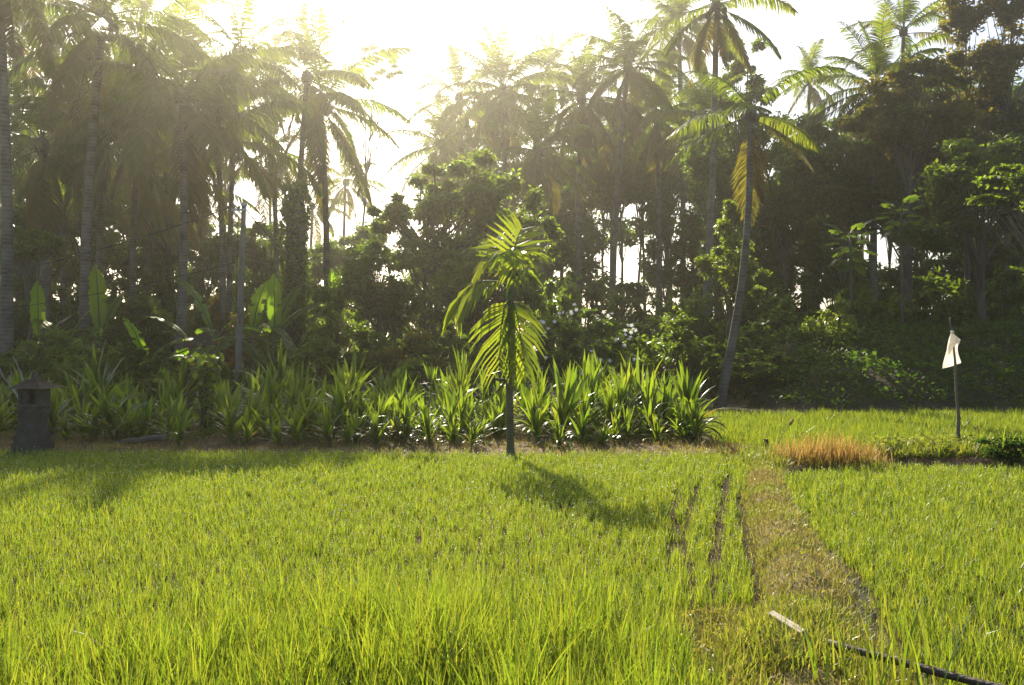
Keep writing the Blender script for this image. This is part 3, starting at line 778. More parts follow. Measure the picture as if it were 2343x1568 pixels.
r = np.random.default_rng(78)
for i, (px, T, lobes) in enumerate([
        (30, 84, [(20, 300, 110, 90), (60, 420, 120, 90), (-40, 180, 90, 90), (60, 560, 120, 70)]),
        (160, 88, [(140, 330, 110, 90), (200, 440, 120, 90), (170, 560, 130, 60)]),
        (290, 86, [(290, 360, 110, 80), (280, 480, 110, 60), (320, 240, 90, 80)]),
        (400, 90, [(390, 430, 70, 90), (380, 300, 90, 80), (360, 560, 90, 60)]),
        (520, 92, [(520, 200, 70, 80), (560, 270, 60, 50), (500, 540, 90, 50)]),
        (640, 96, [(620, 590, 90, 50), (690, 600, 60, 40)]),
        (1040, 90, [(1020, 360, 60, 70), (1080, 300, 80, 80), (1060, 430, 110, 80)]),
        (1160, 92, [(1160, 330, 100, 90), (1180, 440, 110, 80), (1160, 560, 110, 60)]),
        (1280, 90, [(1290, 330, 100, 80), (1270, 450, 90, 80), (1300, 540, 90, 50)]),
        (1400, 92, [(1400, 310, 100, 90), (1390, 420, 90, 60), (1420, 530, 70, 40)]),
        (1510, 90, [(1510, 270, 100, 90), (1500, 390, 100, 70), (1530, 520, 60, 50)]),
        (1620, 92, [(1620, 260, 80, 90), (1630, 390, 90, 80), (1640, 520, 90, 80)]),
        (1740, 90, [(1750, 340, 90, 70), (1740, 450, 110, 80), (1720, 560, 110, 60)]),
        (1860, 88, [(1860, 320, 80, 60), (1870, 430, 110, 80), (1840, 540, 90, 50)]),
        (1970, 90, [(1980, 330, 100, 80), (1970, 430, 110, 60), (2020, 250, 80, 60)]),
        (2090, 86, [(2100, 270, 100, 90), (2090, 400, 110, 70), (2110, 520, 70, 40)]),
        (2210, 88, [(2210, 260, 110, 100), (2230, 380, 110, 80), (2240, 520, 90, 70)]),
        (2330, 86, [(2330, 230, 110, 100), (2350, 360, 110, 90), (2340, 500, 110, 80)])]):
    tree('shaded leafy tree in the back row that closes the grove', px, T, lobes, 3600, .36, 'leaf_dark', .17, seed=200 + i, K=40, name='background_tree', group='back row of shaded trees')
r = np.random.default_rng(79)
for i, (px, T, lobes, N) in enumerate([
        (-30, 66, [(-30, 560, 90, 80), (10, 640, 90, 50)], 2600),
        (110, 70, [(90, 600, 80, 60), (140, 530, 70, 50)], 2600),
        (215, 72, [(215, 610, 70, 50), (230, 560, 50, 40)], 1500),
        (330, 70, [(330, 590, 60, 70), (380, 540, 60, 60)], 2200),
        (450, 72, [(440, 600, 70, 60), (500, 580, 60, 50)], 2200),
        (570, 74, [(560, 600, 60, 60), (610, 560, 50, 60)], 2000),
        (810, 76, [(800, 590, 60, 50), (850, 560, 50, 50)], 2000),
        (1250, 72, [(1240, 560, 70, 70), (1200, 620, 60, 60), (1290, 480, 60, 60)], 2600),
        (1060, 72, [(1050, 600, 80, 70), (980, 640, 60, 50)], 2200),
        (690, 74, [(690, 620, 70, 50), (730, 590, 50, 40)], 1500),
        (1690, 66, [(1690, 600, 70, 80), (1660, 520, 50, 60)], 2600),
        (1330, 76, [(1320, 560, 70, 70), (1280, 620, 70, 60), (1350, 640, 60, 50)], 3000),
        (1430, 72, [(1430, 670, 60, 30)], 500),
        (1510, 76, [(1510, 600, 50, 60), (1500, 500, 45, 40)], 1500),
        (1590, 70, [(1590, 560, 50, 80), (1600, 660, 60, 50)], 2200),
        (1760, 68, [(1740, 600, 90, 70), (1790, 520, 80, 70), (1830, 620, 80, 60)], 4000),
        (1900, 70, [(1890, 560, 70, 80), (1930, 640, 80, 50)], 2800),
        (2010, 72, [(2010, 660, 80, 40)], 1000),
        (2110, 70, [(2120, 640, 80, 50), (2090, 560, 45, 40)], 1700),
        (2220, 66, [(2220, 600, 80, 70), (2270, 660, 90, 50)], 3200),
        (2340, 64, [(2330, 640, 90, 70), (2350, 560, 80, 60)], 3200)]):
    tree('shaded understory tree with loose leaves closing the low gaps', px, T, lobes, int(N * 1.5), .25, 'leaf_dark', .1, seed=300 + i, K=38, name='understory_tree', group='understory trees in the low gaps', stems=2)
# slim dark trunks that stand against the bright low gaps
r = np.random.default_rng(77)
for i, (px, T, top) in enumerate([(1385, 84, 380), (1420, 80, 420), (1452, 86, 400), (1478, 82, 380), (1502, 88, 420), (1532, 82, 400), (1565, 84, 380), (1590, 88, 420), (1960, 80, 420), (1990, 84, 430), (2030, 78, 420), (2100, 82, 440), (2125, 78, 430), (2150, 84, 430), (2190, 80, 420), (1880, 82, 430), (1840, 84, 440)]):
    tree('slim dark trunked tree in the row against the bright low gaps', px, T, [(px + r.normal() * 8, top, 48, 55)], 1300, .3, 'leaf_dark', .11, seed=100 + i, K=9, name='slim_tree', group='slim trees against the low gaps')

# shrubs: five kinds built once, then copied
SHRUB = []
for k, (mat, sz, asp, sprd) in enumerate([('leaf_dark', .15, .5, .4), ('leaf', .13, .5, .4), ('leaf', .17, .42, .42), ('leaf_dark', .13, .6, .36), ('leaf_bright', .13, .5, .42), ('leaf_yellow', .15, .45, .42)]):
    r = np.random.default_rng(300 + k)
    mb, st = MB(), MB()
    cs = foliage(mb, r, np.array([0, 0, .5]), np.array([.42, .36, .42]), 34, 3600, sz / 2.4, asp, .35, sprd * .6)
    for c in cs[:18]:
        a = np.array([r.normal() * .05, r.normal() * .05, -.05])
        st.tube(bez(a, np.array([c[0] * .4, c[1] * .4, c[2] * .6]), c, 5), np.linspace(.014, .004, 5), 4, 0, False)
    SHRUB.append((mb.mesh('foliage', mat), st.mesh('stems', 'bark')))
SHRUB_LABEL = ['dense dark green shrub in the undergrowth below the palms', 'mid green leafy shrub in the undergrowth below the palms', 'loose leaved green shrub in the undergrowth below the palms', 'fine leaved dark shrub in the undergrowth below the palms', 'sunlit light green shrub in the undergrowth below the palms', 'yellowing shrub in the undergrowth below the palms']
def shrub(px, top, wpx, T, kind, label=None, z0=0.0, group=None):
    base = P(px, 0, T); base[2] = z0
    h = CAMH - (top - HY) / F0 * T - z0
    w = wpx / F0 * T
    root = empty('shrub', base, label or SHRUB_LABEL[kind], 'shrub', group or 'shrubs of the undergrowth', random.uniform(0, 6.28), (w * 1.1, w * 1.1, max(.5, h)))
    link('stems', SHRUB[kind][1], root); link('foliage', SHRUB[kind][0], root)
    return root
for a in [(-60, 740, 230, 37, 0), (70, 738, 180, 38, 4), (180, 735, 200, 38, 1), (300, 765, 190, 37, 0), (385, 790, 150, 36, 3), (330, 850, 200, 33, 3), (650, 770, 150, 39, 0), (730, 745, 190, 38, 1), (840, 720, 210, 38, 0), (930, 740, 180, 37, 5), (1010, 740, 190, 38, 3), (1110, 770, 180, 36, 0), (1230, 730, 190, 37, 0), (1450, 735, 200, 38, 3), (1550, 690, 220, 40, 0), (1640, 745, 170, 45, 1), (1735, 765, 180, 45, 3),
          (20, 640, 230, 50, 0), (150, 630, 210, 52, 3), (265, 660, 200, 50, 0), (345, 640, 190, 52, 1), (430, 665, 180, 50, 0), (520, 650, 170, 52, 5), (640, 650, 190, 50, 1), (760, 620, 190, 54, 4), (1010, 680, 200, 48, 0), (1270, 600, 190, 50, 1), (1400, 700, 220, 52, 0), (1500, 700, 200, 50, 3), (1590, 640, 190, 52, 0), (1780, 640, 230, 50, 0), (1870, 690, 180, 48, 3), (1760, 720, 220, 46, 3), (1990, 660, 240, 50, 0), (2100, 640, 250, 50, 3), (2230, 630, 250, 50, 0), (2360, 600, 260, 50, 3), (2000, 740, 240, 47, 3), (2280, 730, 260, 48, 0), (2150, 740, 200, 48, 0),
          (-60, 600, 240, 60, 3), (90, 610, 220, 62, 0), (560, 590, 200, 66, 4), (690, 600, 180, 68, 1), (830, 570, 190, 70, 4), (1330, 590, 200, 66, 3), (1740, 580, 230, 64, 0), (1870, 590, 240, 64, 3), (2260, 560, 260, 64, 0),
          (400, 600, 170, 64, 3), (60, 560, 200, 62, 3), (180, 570, 180, 60, 0), (300, 580, 170, 62, 3), (240, 600, 160, 58, 1), (370, 560, 150, 66, 0), (450, 570, 150, 68, 3), (510, 560, 130, 70, 0), (600, 600, 150, 66, 3), (740, 580, 150, 70, 1), (920, 600, 150, 62, 0), (1000, 590, 150, 66, 3), (1110, 580, 170, 70, 0), (490, 640, 150, 58, 0), (1060, 600, 200, 64, 3), (1180, 590, 200, 66, 0), (960, 660, 170, 58, 3), (1430, 640, 170, 60, 0), (1540, 640, 160, 62, 3), (1630, 600, 180, 60, 0), (1960, 620, 200, 62, 0), (2060, 610, 220, 62, 3), (2160, 590, 220, 60, 0), (2330, 560, 240, 58, 3), (1820, 600, 200, 58, 3), (205, 765, 130, 33.5, 0), (190, 775, 120, 33, 4), (235, 775, 110, 33, 1), (455, 770, 150, 33.5, 0), (430, 800, 110, 33, 1), (500, 820, 110, 33.5, 0), (255, 790, 120, 34, 3), (150, 790, 130, 34, 1), (20, 790, 170, 34, 3), (590, 830, 130, 34, 1), (700, 830, 150, 35, 0), (950, 800, 160, 35, 3), (1080, 820, 150, 34.5, 0)]:
    shrub(*a)
shrub(1905, 665, 150, 43, 4, 'feathery shrub with a sunlit rim on the mound beside the papaya stem', .6)
shrub(1945, 630, 130, 46, 1, 'upright leafy shrub on the mound right below the papaya', .8)
shrub(1850, 780, 120, 41, 1, 'small sunlit shrub on the slope of the mound', .3)
for a in [(1745, 790, 200, 40.5, 3), (1800, 840, 150, 39.5, 0), (1690, 830, 120, 40.5, 0), (1990, 815, 150, 43, 3), (2130, 780, 190, 46, 0), (2220, 790, 200, 46, 3), (2390, 780, 220, 46, 0), (1870, 730, 170, 44, 0)]:
    shrub(*a, 'dark shrub growing on the shaded mound behind the far paddy', .5, 'shrubs on the mound')
shrub(2060, 800, 160, 45, 0, 'low dark shrub on top of the mound', 1.2)
shrub(2310, 800, 220, 45, 3, 'low fine leaved shrub on the mound at the frame edge', 1.2)
fs = shrub(1330, 685, 240, 37, 3, 'dark shrub dotted with white flowers behind the strap leaved plants')
r = np.random.default_rng(55)
mb = MB()
for a in np.arange(5) * 2 * PI / 5:
    d = np.array([math.cos(a), math.sin(a), .25]); sdv = np.array([-math.sin(a), math.cos(a), 0])
    mb.add([d * 0, d * .03 + sdv * .017, d * .055, d * .03 - sdv * .017], [[0, 1, 2, 3]])
FLW = mb.mesh('flower', 'petal')
fs.rotation_euler = (0, 0, 0)
for k in range(60):
    u = unit(r.normal(size=3)); u[1] = -abs(u[1])
    c = np.array([0, 0, .5]) + u * np.array([.5, .45, .47]) * r.uniform(.85, 1.05)
    o = link('flower', FLW, fs, c, None, (1 / fs.scale[0] * 1.1, 1 / fs.scale[1] * 1.1, 1 / fs.scale[2] * 1.1))
    o.rotation_euler = (r.uniform(.3, 1.8), r.normal() * .4, 0)

# ------------------------------------------------------------------ strap leaved plants
STRAP = []
for k in range(8):
    r = np.random.default_rng(400 + k)
    n = [26, 30, 34, 28, 24, 44, 34, 22][k]
    hgt = [.10, .2, .32, .15, .08, .45, .25, .05][k]
    mb, st = MB(), MB()
    st.tube([(0, 0, -.05), (.01, 0, hgt * .5), (.0, .01, hgt + .12)], [.045, .04, .03], 7)
    u = np.linspace(0, 1, n)
    base = np.stack([r.normal(size=n) * .02, r.normal(size=n) * .02, hgt * (1 - .8 * u) + .02], 1)
    lean = .04 + .75 * u ** 1.2 + r.normal(size=n) * .08
    curl = .15 + 1.5 * u * r.uniform(.3, 1.5, n)
    L = r.uniform(.7, 1.12, n) * (1 - .12 * u)
    prof = np.array([.6, .85, 1, 1, .88, .6, .05])
    az = np.arange(n) * 2.4 + r.normal(size=n) * .5
    wd = r.uniform(.055, .095, n)
    tw = r.normal(size=n) * .35
    old = (r.random(n) < .3) & (u > .6)
    kink = (r.random(n) < .16) & (u > .25) & ~old
    ok = ~old & ~kink
    def sub(m, mat, S, extra=0):
        blades(mb, base[m], az[m], L[m], wd[m], np.abs(lean[m]) + (.15 if mat else 0), curl[m] + extra, S, tw[m], -.16, mat, prof)
    sub(ok, 0, 6); sub(old, 1, 6, .4)
    sub(kink, 0, 6, 1.6)
    STRAP.append((mb.mesh('leaves', ['strap', 'frond_old']), st.mesh('stem', 'stem')))
def strap(x, y, s, k, label, z=0.0, rz=None):
    root = empty('strap_leaf_plant', (x, y, z), label, 'plant', 'strap leaved plants in the bed behind the bank', random.uniform(0, 6.28) if rz is None else rz, (s * random.uniform(.9, 1.25), s * random.uniform(.9, 1.25), s))
    root.rotation_euler = (random.gauss(0, .11), random.gauss(0, .11), root.rotation_euler[2])
    link('stem', STRAP[k][1], root); link('leaves', STRAP[k][0], root)
    return root
r = np.random.default_rng(61)
for (px, top, T, k, lab) in [(1580, 830, 23.6, 5, 'largest strap leaved clump, at the path end of the bed with long arching leaves'),
                             (1480, 812, 26.0, 2, 'tall strap leaved plant standing above its neighbours near the path end of the bed'),
                             (1335, 822, 26.5, 6, 'tall strap leaved plant midway between areca palm and path end of the bed'),
                             (790, 832, 25.0, 5, 'broad tall strap leaved clump left of the areca palm with leaves fanned upright'),
                             (640, 788, 29.0, 5, 'tall fountain shaped strap leaved clump beside the utility pole'),
                             (225, 800, 27.0, 2, 'large upright strap leaved clump behind the stone shrine'),
                             (1275, 830, 24.6, 1, 'upright strap leaved plant just right of the areca trunk')]:
    p = P(px, 0, T)
    s = (CAMH - (top - HY) / F0 * T) / [1.05, 1.1, 1.25, 1.1, 1.0, 1.4, 1.2, 1.0][k]
    strap(p[0], p[1], s, k, lab)
cnt = 0
for row, (T, gap, lo, hi) in enumerate([(22.3, .40, .42, .70), (23.2, .42, .55, .82), (24.1, .46, .66, .95), (25.0, .5, .75, 1.0), (26.0, .6, .8, 1.08), (27.2, .7, .85, 1.1), (28.6, .8, .9, 1.2), (30.2, .9, .9, 1.25), (32, 1.0, .95, 1.3)]):
    for px in np.arange(-130, 1640, gap / T * F0):
        x = px + r.normal() * gap / T * F0 * .3; t = T + r.normal() * .25
        if x > 1605 - max(0, (t - 24)) * 14 or (40 < x < 118 and t < 24): continue
        if 1140 < x < 1195 and t < 23: continue
        if 425 < x < 510 and t < 25: continue
        if r.random() < .08 or (x < 520 and r.random() < .25): continue
        s = r.uniform(lo, hi) * (1.0 if x > 1170 else .85 if x < 520 else .92)
        side = 'sunlit strap leaved plant in the crowded bed right of the areca palm' if x > 1170 else 'strap leaved plant in the crowded bed between utility pole and areca palm' if x > 520 else 'shaded strap leaved plant in the bed around the stone shrine'
        strap((x - CX) / F0 * t, t * KD, s, int(r.integers(0, 8)), side, .07 if t < 24 else 0)
        cnt += 1

# ------------------------------------------------------------------ areca palm in front of the bed
A0 = G(1168, 1040, .1); AT = A0[1]
root = empty('areca_palm', A0, 'young areca palm with drooping bright fronds standing on the bank', 'palm tree')
def ap(px, py, dy=0.0):
    return Q(px, py, AT + dy) - A0
mb = MB()
pth = [ap(1168, 1050), ap(1167, 1000), ap(1165, 930), ap(1164, 860)]
pth = bez(np.array(pth[0]), np.array(pth[1]), np.array(pth[3]), 14)
mb.tube(pth, [.10, .074, .061, .056, .055, .055, .054, .054, .053, .052, .052, .051, .05, .05], 12)
link('trunk', mb.mesh('trunk', 'areca_trunk'), root)
mb = MB()
mb.tube([ap(1164, 862), ap(1163, 790), ap(1164, 720), ap(1166, 650), ap(1168, 600)], [.05, .054, .05, .04, .024], 12)
link('crownshaft', mb.mesh('crownshaft', 'stem'), root)
r = np.random.default_rng(71)
def spl(pts, n=11):
    pts = np.array(pts); s = np.linspace(0, 1, len(pts)); t = np.linspace(0, 1, n)
    out = np.stack([np.interp(t, s, pts[:, i]) for i in range(3)], 1)
    for _ in range(2):
        out[1:-1] = (out[:-2] + 2 * out[1:-1] + out[2:]) / 4
    return out
AF = [  # rachis in survey points, leaflet count, leaflet length, droop, side hint
    ([ap(1163, 688, -.04), ap(1152, 705, -.12), ap(1144, 760, -.2), ap(1142, 840, -.22)], 17, .78, .5, (.35, -1, .1)),
    ([ap(1168, 685, -.04), ap(1178, 700, -.12), ap(1190, 760, -.2), ap(1200, 850, -.25)], 17, .62, .6, (-.3, -1, .1)),
    ([ap(1164, 655, 0), ap(1130, 640, .05), ap(1085, 645, .1), ap(1052, 675, .15), ap(1040, 720, .2)], 17, .66, .75, (.1, -.5, 1)),
    ([ap(1166, 660, -.05), ap(1168, 590, -.15), ap(1172, 562, -.35), ap(1174, 590, -.55), ap(1174, 640, -.65)], 11, .45, .9, (0, 0, 1)),
    ([ap(1166, 650, 0), ap(1152, 600, .05), ap(1130, 580, .15), ap(1100, 600, .2), ap(1085, 640, .25)], 13, .46, .75, (0, -.3, 1)),
    ([ap(1167, 640, .02), ap(1172, 590, .1), ap(1182, 545, .2), ap(1192, 525, .25)], 10, .5, .12, (0, -1, .2)),
    ([ap(1167, 640, .02), ap(1160, 595, .12), ap(1148, 560, .3), ap(1135, 548, .5)], 9, .46, .15, (0, -1, .2)),
    ([ap(1168, 645, 0), ap(1185, 595, .05), ap(1205, 575, .2), ap(1228, 580, .3)], 10, .46, .4, (0, -.4, 1)),
    ([ap(1168, 650, -.02), ap(1185, 620, -.1), ap(1200, 615, -.2), ap(1212, 630, -.3)], 5, .42, .9, (0, -.3, 1)),
]
for pts, n, l0, dr, hint in AF:
    mb = MB()
    frond(mb, spl(pts), n, l0, .05, r, .14, dr, .55, .016, 0, 1, .55, .08, 0, hint)
    link('frond', mb.mesh('frond', ['areca', 'stem']), root)
mb = MB()
mb.tube(spl([ap(1163, 866, -.03), ap(1145, 872, -.06), ap(1122, 862, -.1)], 7), [.012, .018, .024, .026, .022, .012, .004], 7)
o = link('spathe', mb.mesh('spathe', 'bark'), root)
mb = MB()
for k in range(9):
    mb.tube(spl([ap(1160, 868, -.05), ap(1150 - k * 1.2, 880 + k, -.1), ap(1146 - k * 2, 905 + r.uniform(-10, 14), -.12)], 6), .006, 4, 0, False)
link('flower_spray', mb.mesh('flower_spray', 'leaf_bright'), root)

# ------------------------------------------------------------------ banana plants
def banana_leaf_mesh(e, seed, mat, L=2.2, W=.56, tears=.25):
    r = np.random.default_rng(seed)
    n = 22
    bend = math.radians(np.interp(e, [-40, 20, 60, 85], [40, 80, 60, 22]))
    pth = frond_path(L * 1.2, math.radians(e), bend, n + 5)
    mb = MB()
    mb.tube(pth, np.linspace(.035, .008, n + 5), 6, 1, False)
    p = pth[4:]
    T = unit(np.gradient(p, axis=0))
    sd = unit(np.cross(T, np.array([0, 0, 1.0]) + T[:, [2, 1, 0]] * .01 + np.array([.001, 0, 0])))
    nrm = np.cross(sd, T)
    t = np.linspace(0, 1, len(p))
    w = W / 2 * np.clip(np.sin(np.clip(t * 1.02, 0, 1) * PI) ** .45, .04, 1)
    for sg in (1, -1):
        rows = []
        sag = np.interp(e, [0, 85], [.5, .12])
        for j, f in enumerate([0.0, .4, .75, 1.0]):
            ed = 1 + (r.normal(size=len(p)) * tears * .3 * f ** 2)
            rows.append(p + sd * (sg * w * f * ed)[:, None] + nrm * (.12 * w * f)[:, None] - np.array([0, 0, 1.0]) * (sag * w * f ** 2)[:, None] + T * (.12 * w * f)[:, None] + nrm * (.02 * r.normal(size=len(p)) * f)[:, None])
        v = np.stack(rows, 1)
        m = len(p)
        i = np.arange(m - 1)[:, None] * 4 + np.arange(3)[None]
        q = np.stack([i, i + 1, i + 5, i + 4], 2)
        keep = r.random(m - 1) > tears * .35
        mb.add(v.reshape(-1, 3), q[:, :1].reshape(-1, 4))
        mb.add(v.reshape(-1, 3), q[keep][:, 1:].reshape(-1, 4))
    return mb.mesh('leaf', [mat, 'stem'])
BAN = {e: [banana_leaf_mesh(e, 600 + e + k, 'banana', tears=[.4, .6][k]) for k in range(2)] for e in (84, 72, 55, 35, 12, -10)}
BAND = [banana_leaf_mesh(-40, 690, 'banana_dead', 1.8, .45, .6), banana_leaf_mesh(18, 691, 'banana_dead', 2.0, .45, .6)]
def banana(label, px, top, T, seed, es, yaws, dead=1, fac=None):
    r = np.random.default_rng(seed)
    base = P(px, 0, T); base[2] = 0
    h = CAMH - (top - HY) / F0 * T
    sc = max(.7, h / 4.3)
    hs = h - 2.5 * sc
    hs = max(.6, hs)
    root = empty('banana_plant', base, label, 'banana plant', 'banana plants under the palms')
    mb = MB(); mb.tube([(0, 0, -.1), (.02, 0, hs * .5), (0, 0, hs)], [.13 * sc, .11 * sc, .07 * sc], 9)
    link('pseudostem', mb.mesh('pseudostem', 'pseudostem'), root)
    for i, (e, yw) in enumerate(zip(es, yaws)):
        if i < 2 and seed in (1, 2, 3, 6, 8, 10): yw = (-1.35, 1.25)[i] + r.normal() * .25
        link('leaf', BAN[e][int(r.integers(0, 2)) if i else 0], root, (0, 0, hs - .05), yw, sc * r.uniform(.66, .9))
    for k in range(dead):
        o = link('leaf', BAND[k % 2], root, (0, 0, hs - .12), r.uniform(0, 6.28), sc * .8); o['label'] = 'dead orange brown leaf'
q = PI / 2
banana('banana plant with two upright glowing leaves beside the dark slim trunk', 228, 585, 42, 1, [84, 72, 35, 12], [q * 2.2, .3, -1.2, 2.5], 0)
banana('banana plant with the largest glowing leaf right of the utility pole', 628, 572, 41, 2, [84, 72, 55, 35, 12, -10], [-.2, 2.9, 1.0, -2.0, -1.0, .6], 1)
banana('banana plant with tattered leaves directly behind the utility pole', 575, 560, 42, 3, [72, 55, 35, 12, -10, 72], [2.6, -.4, 1.6, -1.8, .2, 1.1], 2)
banana('banana plant with arching leaves left of the utility pole', 490, 575, 42.5, 4, [72, 55, 35, 12, 12, -10], [2.9, .4, 2.2, -2.4, -.6, 3.0], 2)
banana('banana plant with dry orange leaf beside the erect fronded palm trunk', 446, 620, 41.5, 5, [55, 35, 12, -10], [3.0, .2, 2.4, -.8], 2)
banana('banana plant with pale upright leaf near the left edge', 88, 595, 43, 6, [84, 55, 35, 12], [2.8, 2.4, .2, -1.2], 0)
banana('banana plant with spread leaves left of the glowing pair', 150, 625, 42, 7, [72, 55, 35, 12], [.5, 2.7, -.6, 3.0], 0)
banana('small banana plant with one pale leaf above the dark bushes', 336, 690, 38, 8, [72, 35, 12], [2.7, .2, -2.0], 0)
banana('shaded banana plant with broad dull leaves below the ivy stump', 680, 640, 40, 9, [72, 55, 35, 12, -10], [.5, 2.6, -.7, .1, -2.6], 0)
banana('banana plant under the glare at the bright hedge', 770, 560, 58, 10, [84, 72, 35, 12], [.6, 2.8, -.5, 2.0], 0)

# ------------------------------------------------------------------ ivy stump, vine post, papayas
base = P(674, 0, 52); base[2] = 0
root = empty('ivy_stump', base, 'thick trunk stump wrapped in ivy under the sun glare', 'tree stump')
h = CAMH + 365 / F0 * 52
mb = MB(); mb.tube([(0, 0, -.1), (.02, 0, h * .5), (.05, 0, h * .9), (.06, 0, h)], [.42, .38, .36, .22], 12)
link('trunk', mb.mesh('trunk', 'bark'), root)
r = np.random.default_rng(81)
n = 4200
a = r.uniform(0, 2 * PI, n); zz = h * r.random(n) ** .9
rad = .40 + np.abs(r.normal(size=n)) * .08 + .07 * np.sin(zz * 2 + a)
c = np.stack([np.cos(a) * rad, np.sin(a) * rad, zz], 1)
c[-300:, 2] = h + np.abs(r.normal(size=300)) * .15; c[-300:, :2] *= .8
mb = MB(); leaves(mb, c, .15, r, .8, .3, .4)
link('ivy', mb.mesh('ivy', 'leaf'), root)

base = P(465, 0, 24.2); base[2] = 0
root = empty('vine_post', base, 'post smothered in heart leaved vine at the front of the bed', 'vine')
mb = MB(); mb.tube([(0, 0, -.1), (.01, 0, .7), (.03, 0, 1.35)], [.06, .05, .04], 8); mb.tube([(.1, 0, -.1), (.16, .02, .9)], [.03, .02], 6)
link('post', mb.mesh('post', 'dark_wood'), root)
n = 520
zz = r.random(n) ** .8 * 1.5; a = r.uniform(0, 2 * PI, n)
rad = (.12 + .12 * np.sin(zz * 2.2 + 1) ** 2) * np.abs(r.normal(size=n) * .4 + .9)
c = np.stack([np.cos(a) * rad + .05, np.sin(a) * rad, zz], 1)
mb = MB(); leaves(mb, c[:380], .12, r, .9, .4, .5, 0); leaves(mb, c[380:], .11, r, .9, .4, .5, 1)
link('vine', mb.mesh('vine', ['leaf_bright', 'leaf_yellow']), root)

def lobed_leaf():
    mb = MB()
    mb.tube([(0, 0, 0), (.3, 0, .1), (.62, 0, .02)], [.016, .012, .01], 5, 1, False)
    c0 = np.array([.62, 0, .02])
    for a in np.radians([-130, -85, -42, 0, 42, 85, 130]):
        L = .42 - .1 * abs(a) / 2.3
        d = np.array([math.cos(a), math.sin(a), -.28]); d /= np.linalg.norm(d)
        s = np.cross(d, [0, 0, 1.0]); s /= np.linalg.norm(s)
        v = [c0, c0 + d * L * .45 + s * .075, c0 + d * L * .7 + s * .12, c0 + d * L * .75 + s * .04, c0 + d * L, c0 + d * L * .75 - s * .04, c0 + d * L * .7 - s * .12, c0 + d * L * .45 - s * .075]
        mb.add(v, [[0, 1, 3, 4], [0, 4, 5, 7]]); mb.add(v, [[1, 2, 3], [5, 6, 7]])
    return mb.mesh('leaf', ['leaf', 'stem'])
PAPL = lobed_leaf()
for lab, px, top, T, hgt in [('papaya on a thin bare stem at the shaded side of the mound', 1945, 540, 46, 1), ('taller papaya with broad umbrella crown nearer the frame edge', 2062, 480, 48, 1)]:
    base = P(px, 0, T); base[2] = .8
    h = CAMH - (top - HY) / F0 * T - .8
    root = empty('papaya_tree', base, lab, 'papaya tree', 'papaya trees on the mound')
    mb = MB(); mb.tube([(0, 0, -.9), (.03, 0, h * .5), (0, 0, h)], [.065, .055, .04], 9)
    link('trunk', mb.mesh('trunk', 'bark'), root)
    for k in range(22):
        o = link('leaf', PAPL, root, (0, 0, h - .03 * k + .1), k * 2.4, r.uniform(.7, 1.0))
        o.rotation_euler = (0, math.radians(-35 + k * 4.2), k * 2.4)

# ------------------------------------------------------------------ utility pole and cables
PT = 34.0
pb = P(541, 0, PT); pb[2] = 0
ptop = P(558, 470, PT)
root = empty('utility_pole', pb, 'slightly leaning grey concrete utility pole among the banana plants', 'utility pole')
tl = ptop - pb
mb = MB(); s = np.linspace(0, 1, 8)[:, None]
mb.tube(tl * s, np.linspace(.09, .058, 8), 12)
link('pole', mb.mesh('pole', 'concrete'), root)
mb = MB(); mb.box(tl + np.array([-.1, -.05, -.12]), (.36, .05, .05)); mb.tube([tl + np.array([0, 0, -.02]), tl + np.array([0, 0, .06])], [.075, .07], 10)
link('bracket', mb.mesh('bracket', 'steel', False), root)
for dx in (-.24, -.1):
    mb = MB(); mb.tube([tl + np.array([dx, -.05, -.1]), tl + np.array([dx, -.05, -.06]), tl + np.array([dx, -.05, -.03]), tl + np.array([dx, -.05, .0])], [.022, .034, .022, .012], 8)
    link('insulator', mb.mesh('insulator', 'concrete'), root)
def cable(label, pts, rad=.014, sag=.25):
    a = []
    for p0, p1 in zip(pts[:-1], pts[1:]):
        t = np.linspace(0, 1, 14)[:, None]
        seg = np.array(p0) * (1 - t) + np.array(p1) * t
        seg[:, 2] -= (sag * 4 * t * (1 - t))[:, 0]
        a.append(seg if not a else seg[1:])
    a = np.concatenate(a)
    mb = MB(); mb.tube(a - a[0], rad, 6)
    o = link('power_cable', mb.mesh('power_cable', 'wire'), None, a[0])
    tag(o, label, 'cable')
cable('upper cable from the pole top sloping down to the left', [ptop + np.array([-.24, -.05, -.03]), P(-250, 668, 33)], .012, .25)
cable('lower cable leaving the middle of the pole to the left', [P(553, 600, PT) + np.array([-.08, -.05, 0]), P(-250, 735, 33)], .008, .2)
cable('guy cable from the pole top down towards the ivy stump', [ptop + np.array([.06, 0, -.12]), P(690, 610, 40)], .016, .08)
cable('thin line hanging loosely down the pole side', [ptop + np.array([-.1, -.12, -.05]), P(541, 700, 33.8), P(548, 740, 33.8)], .008, .02)

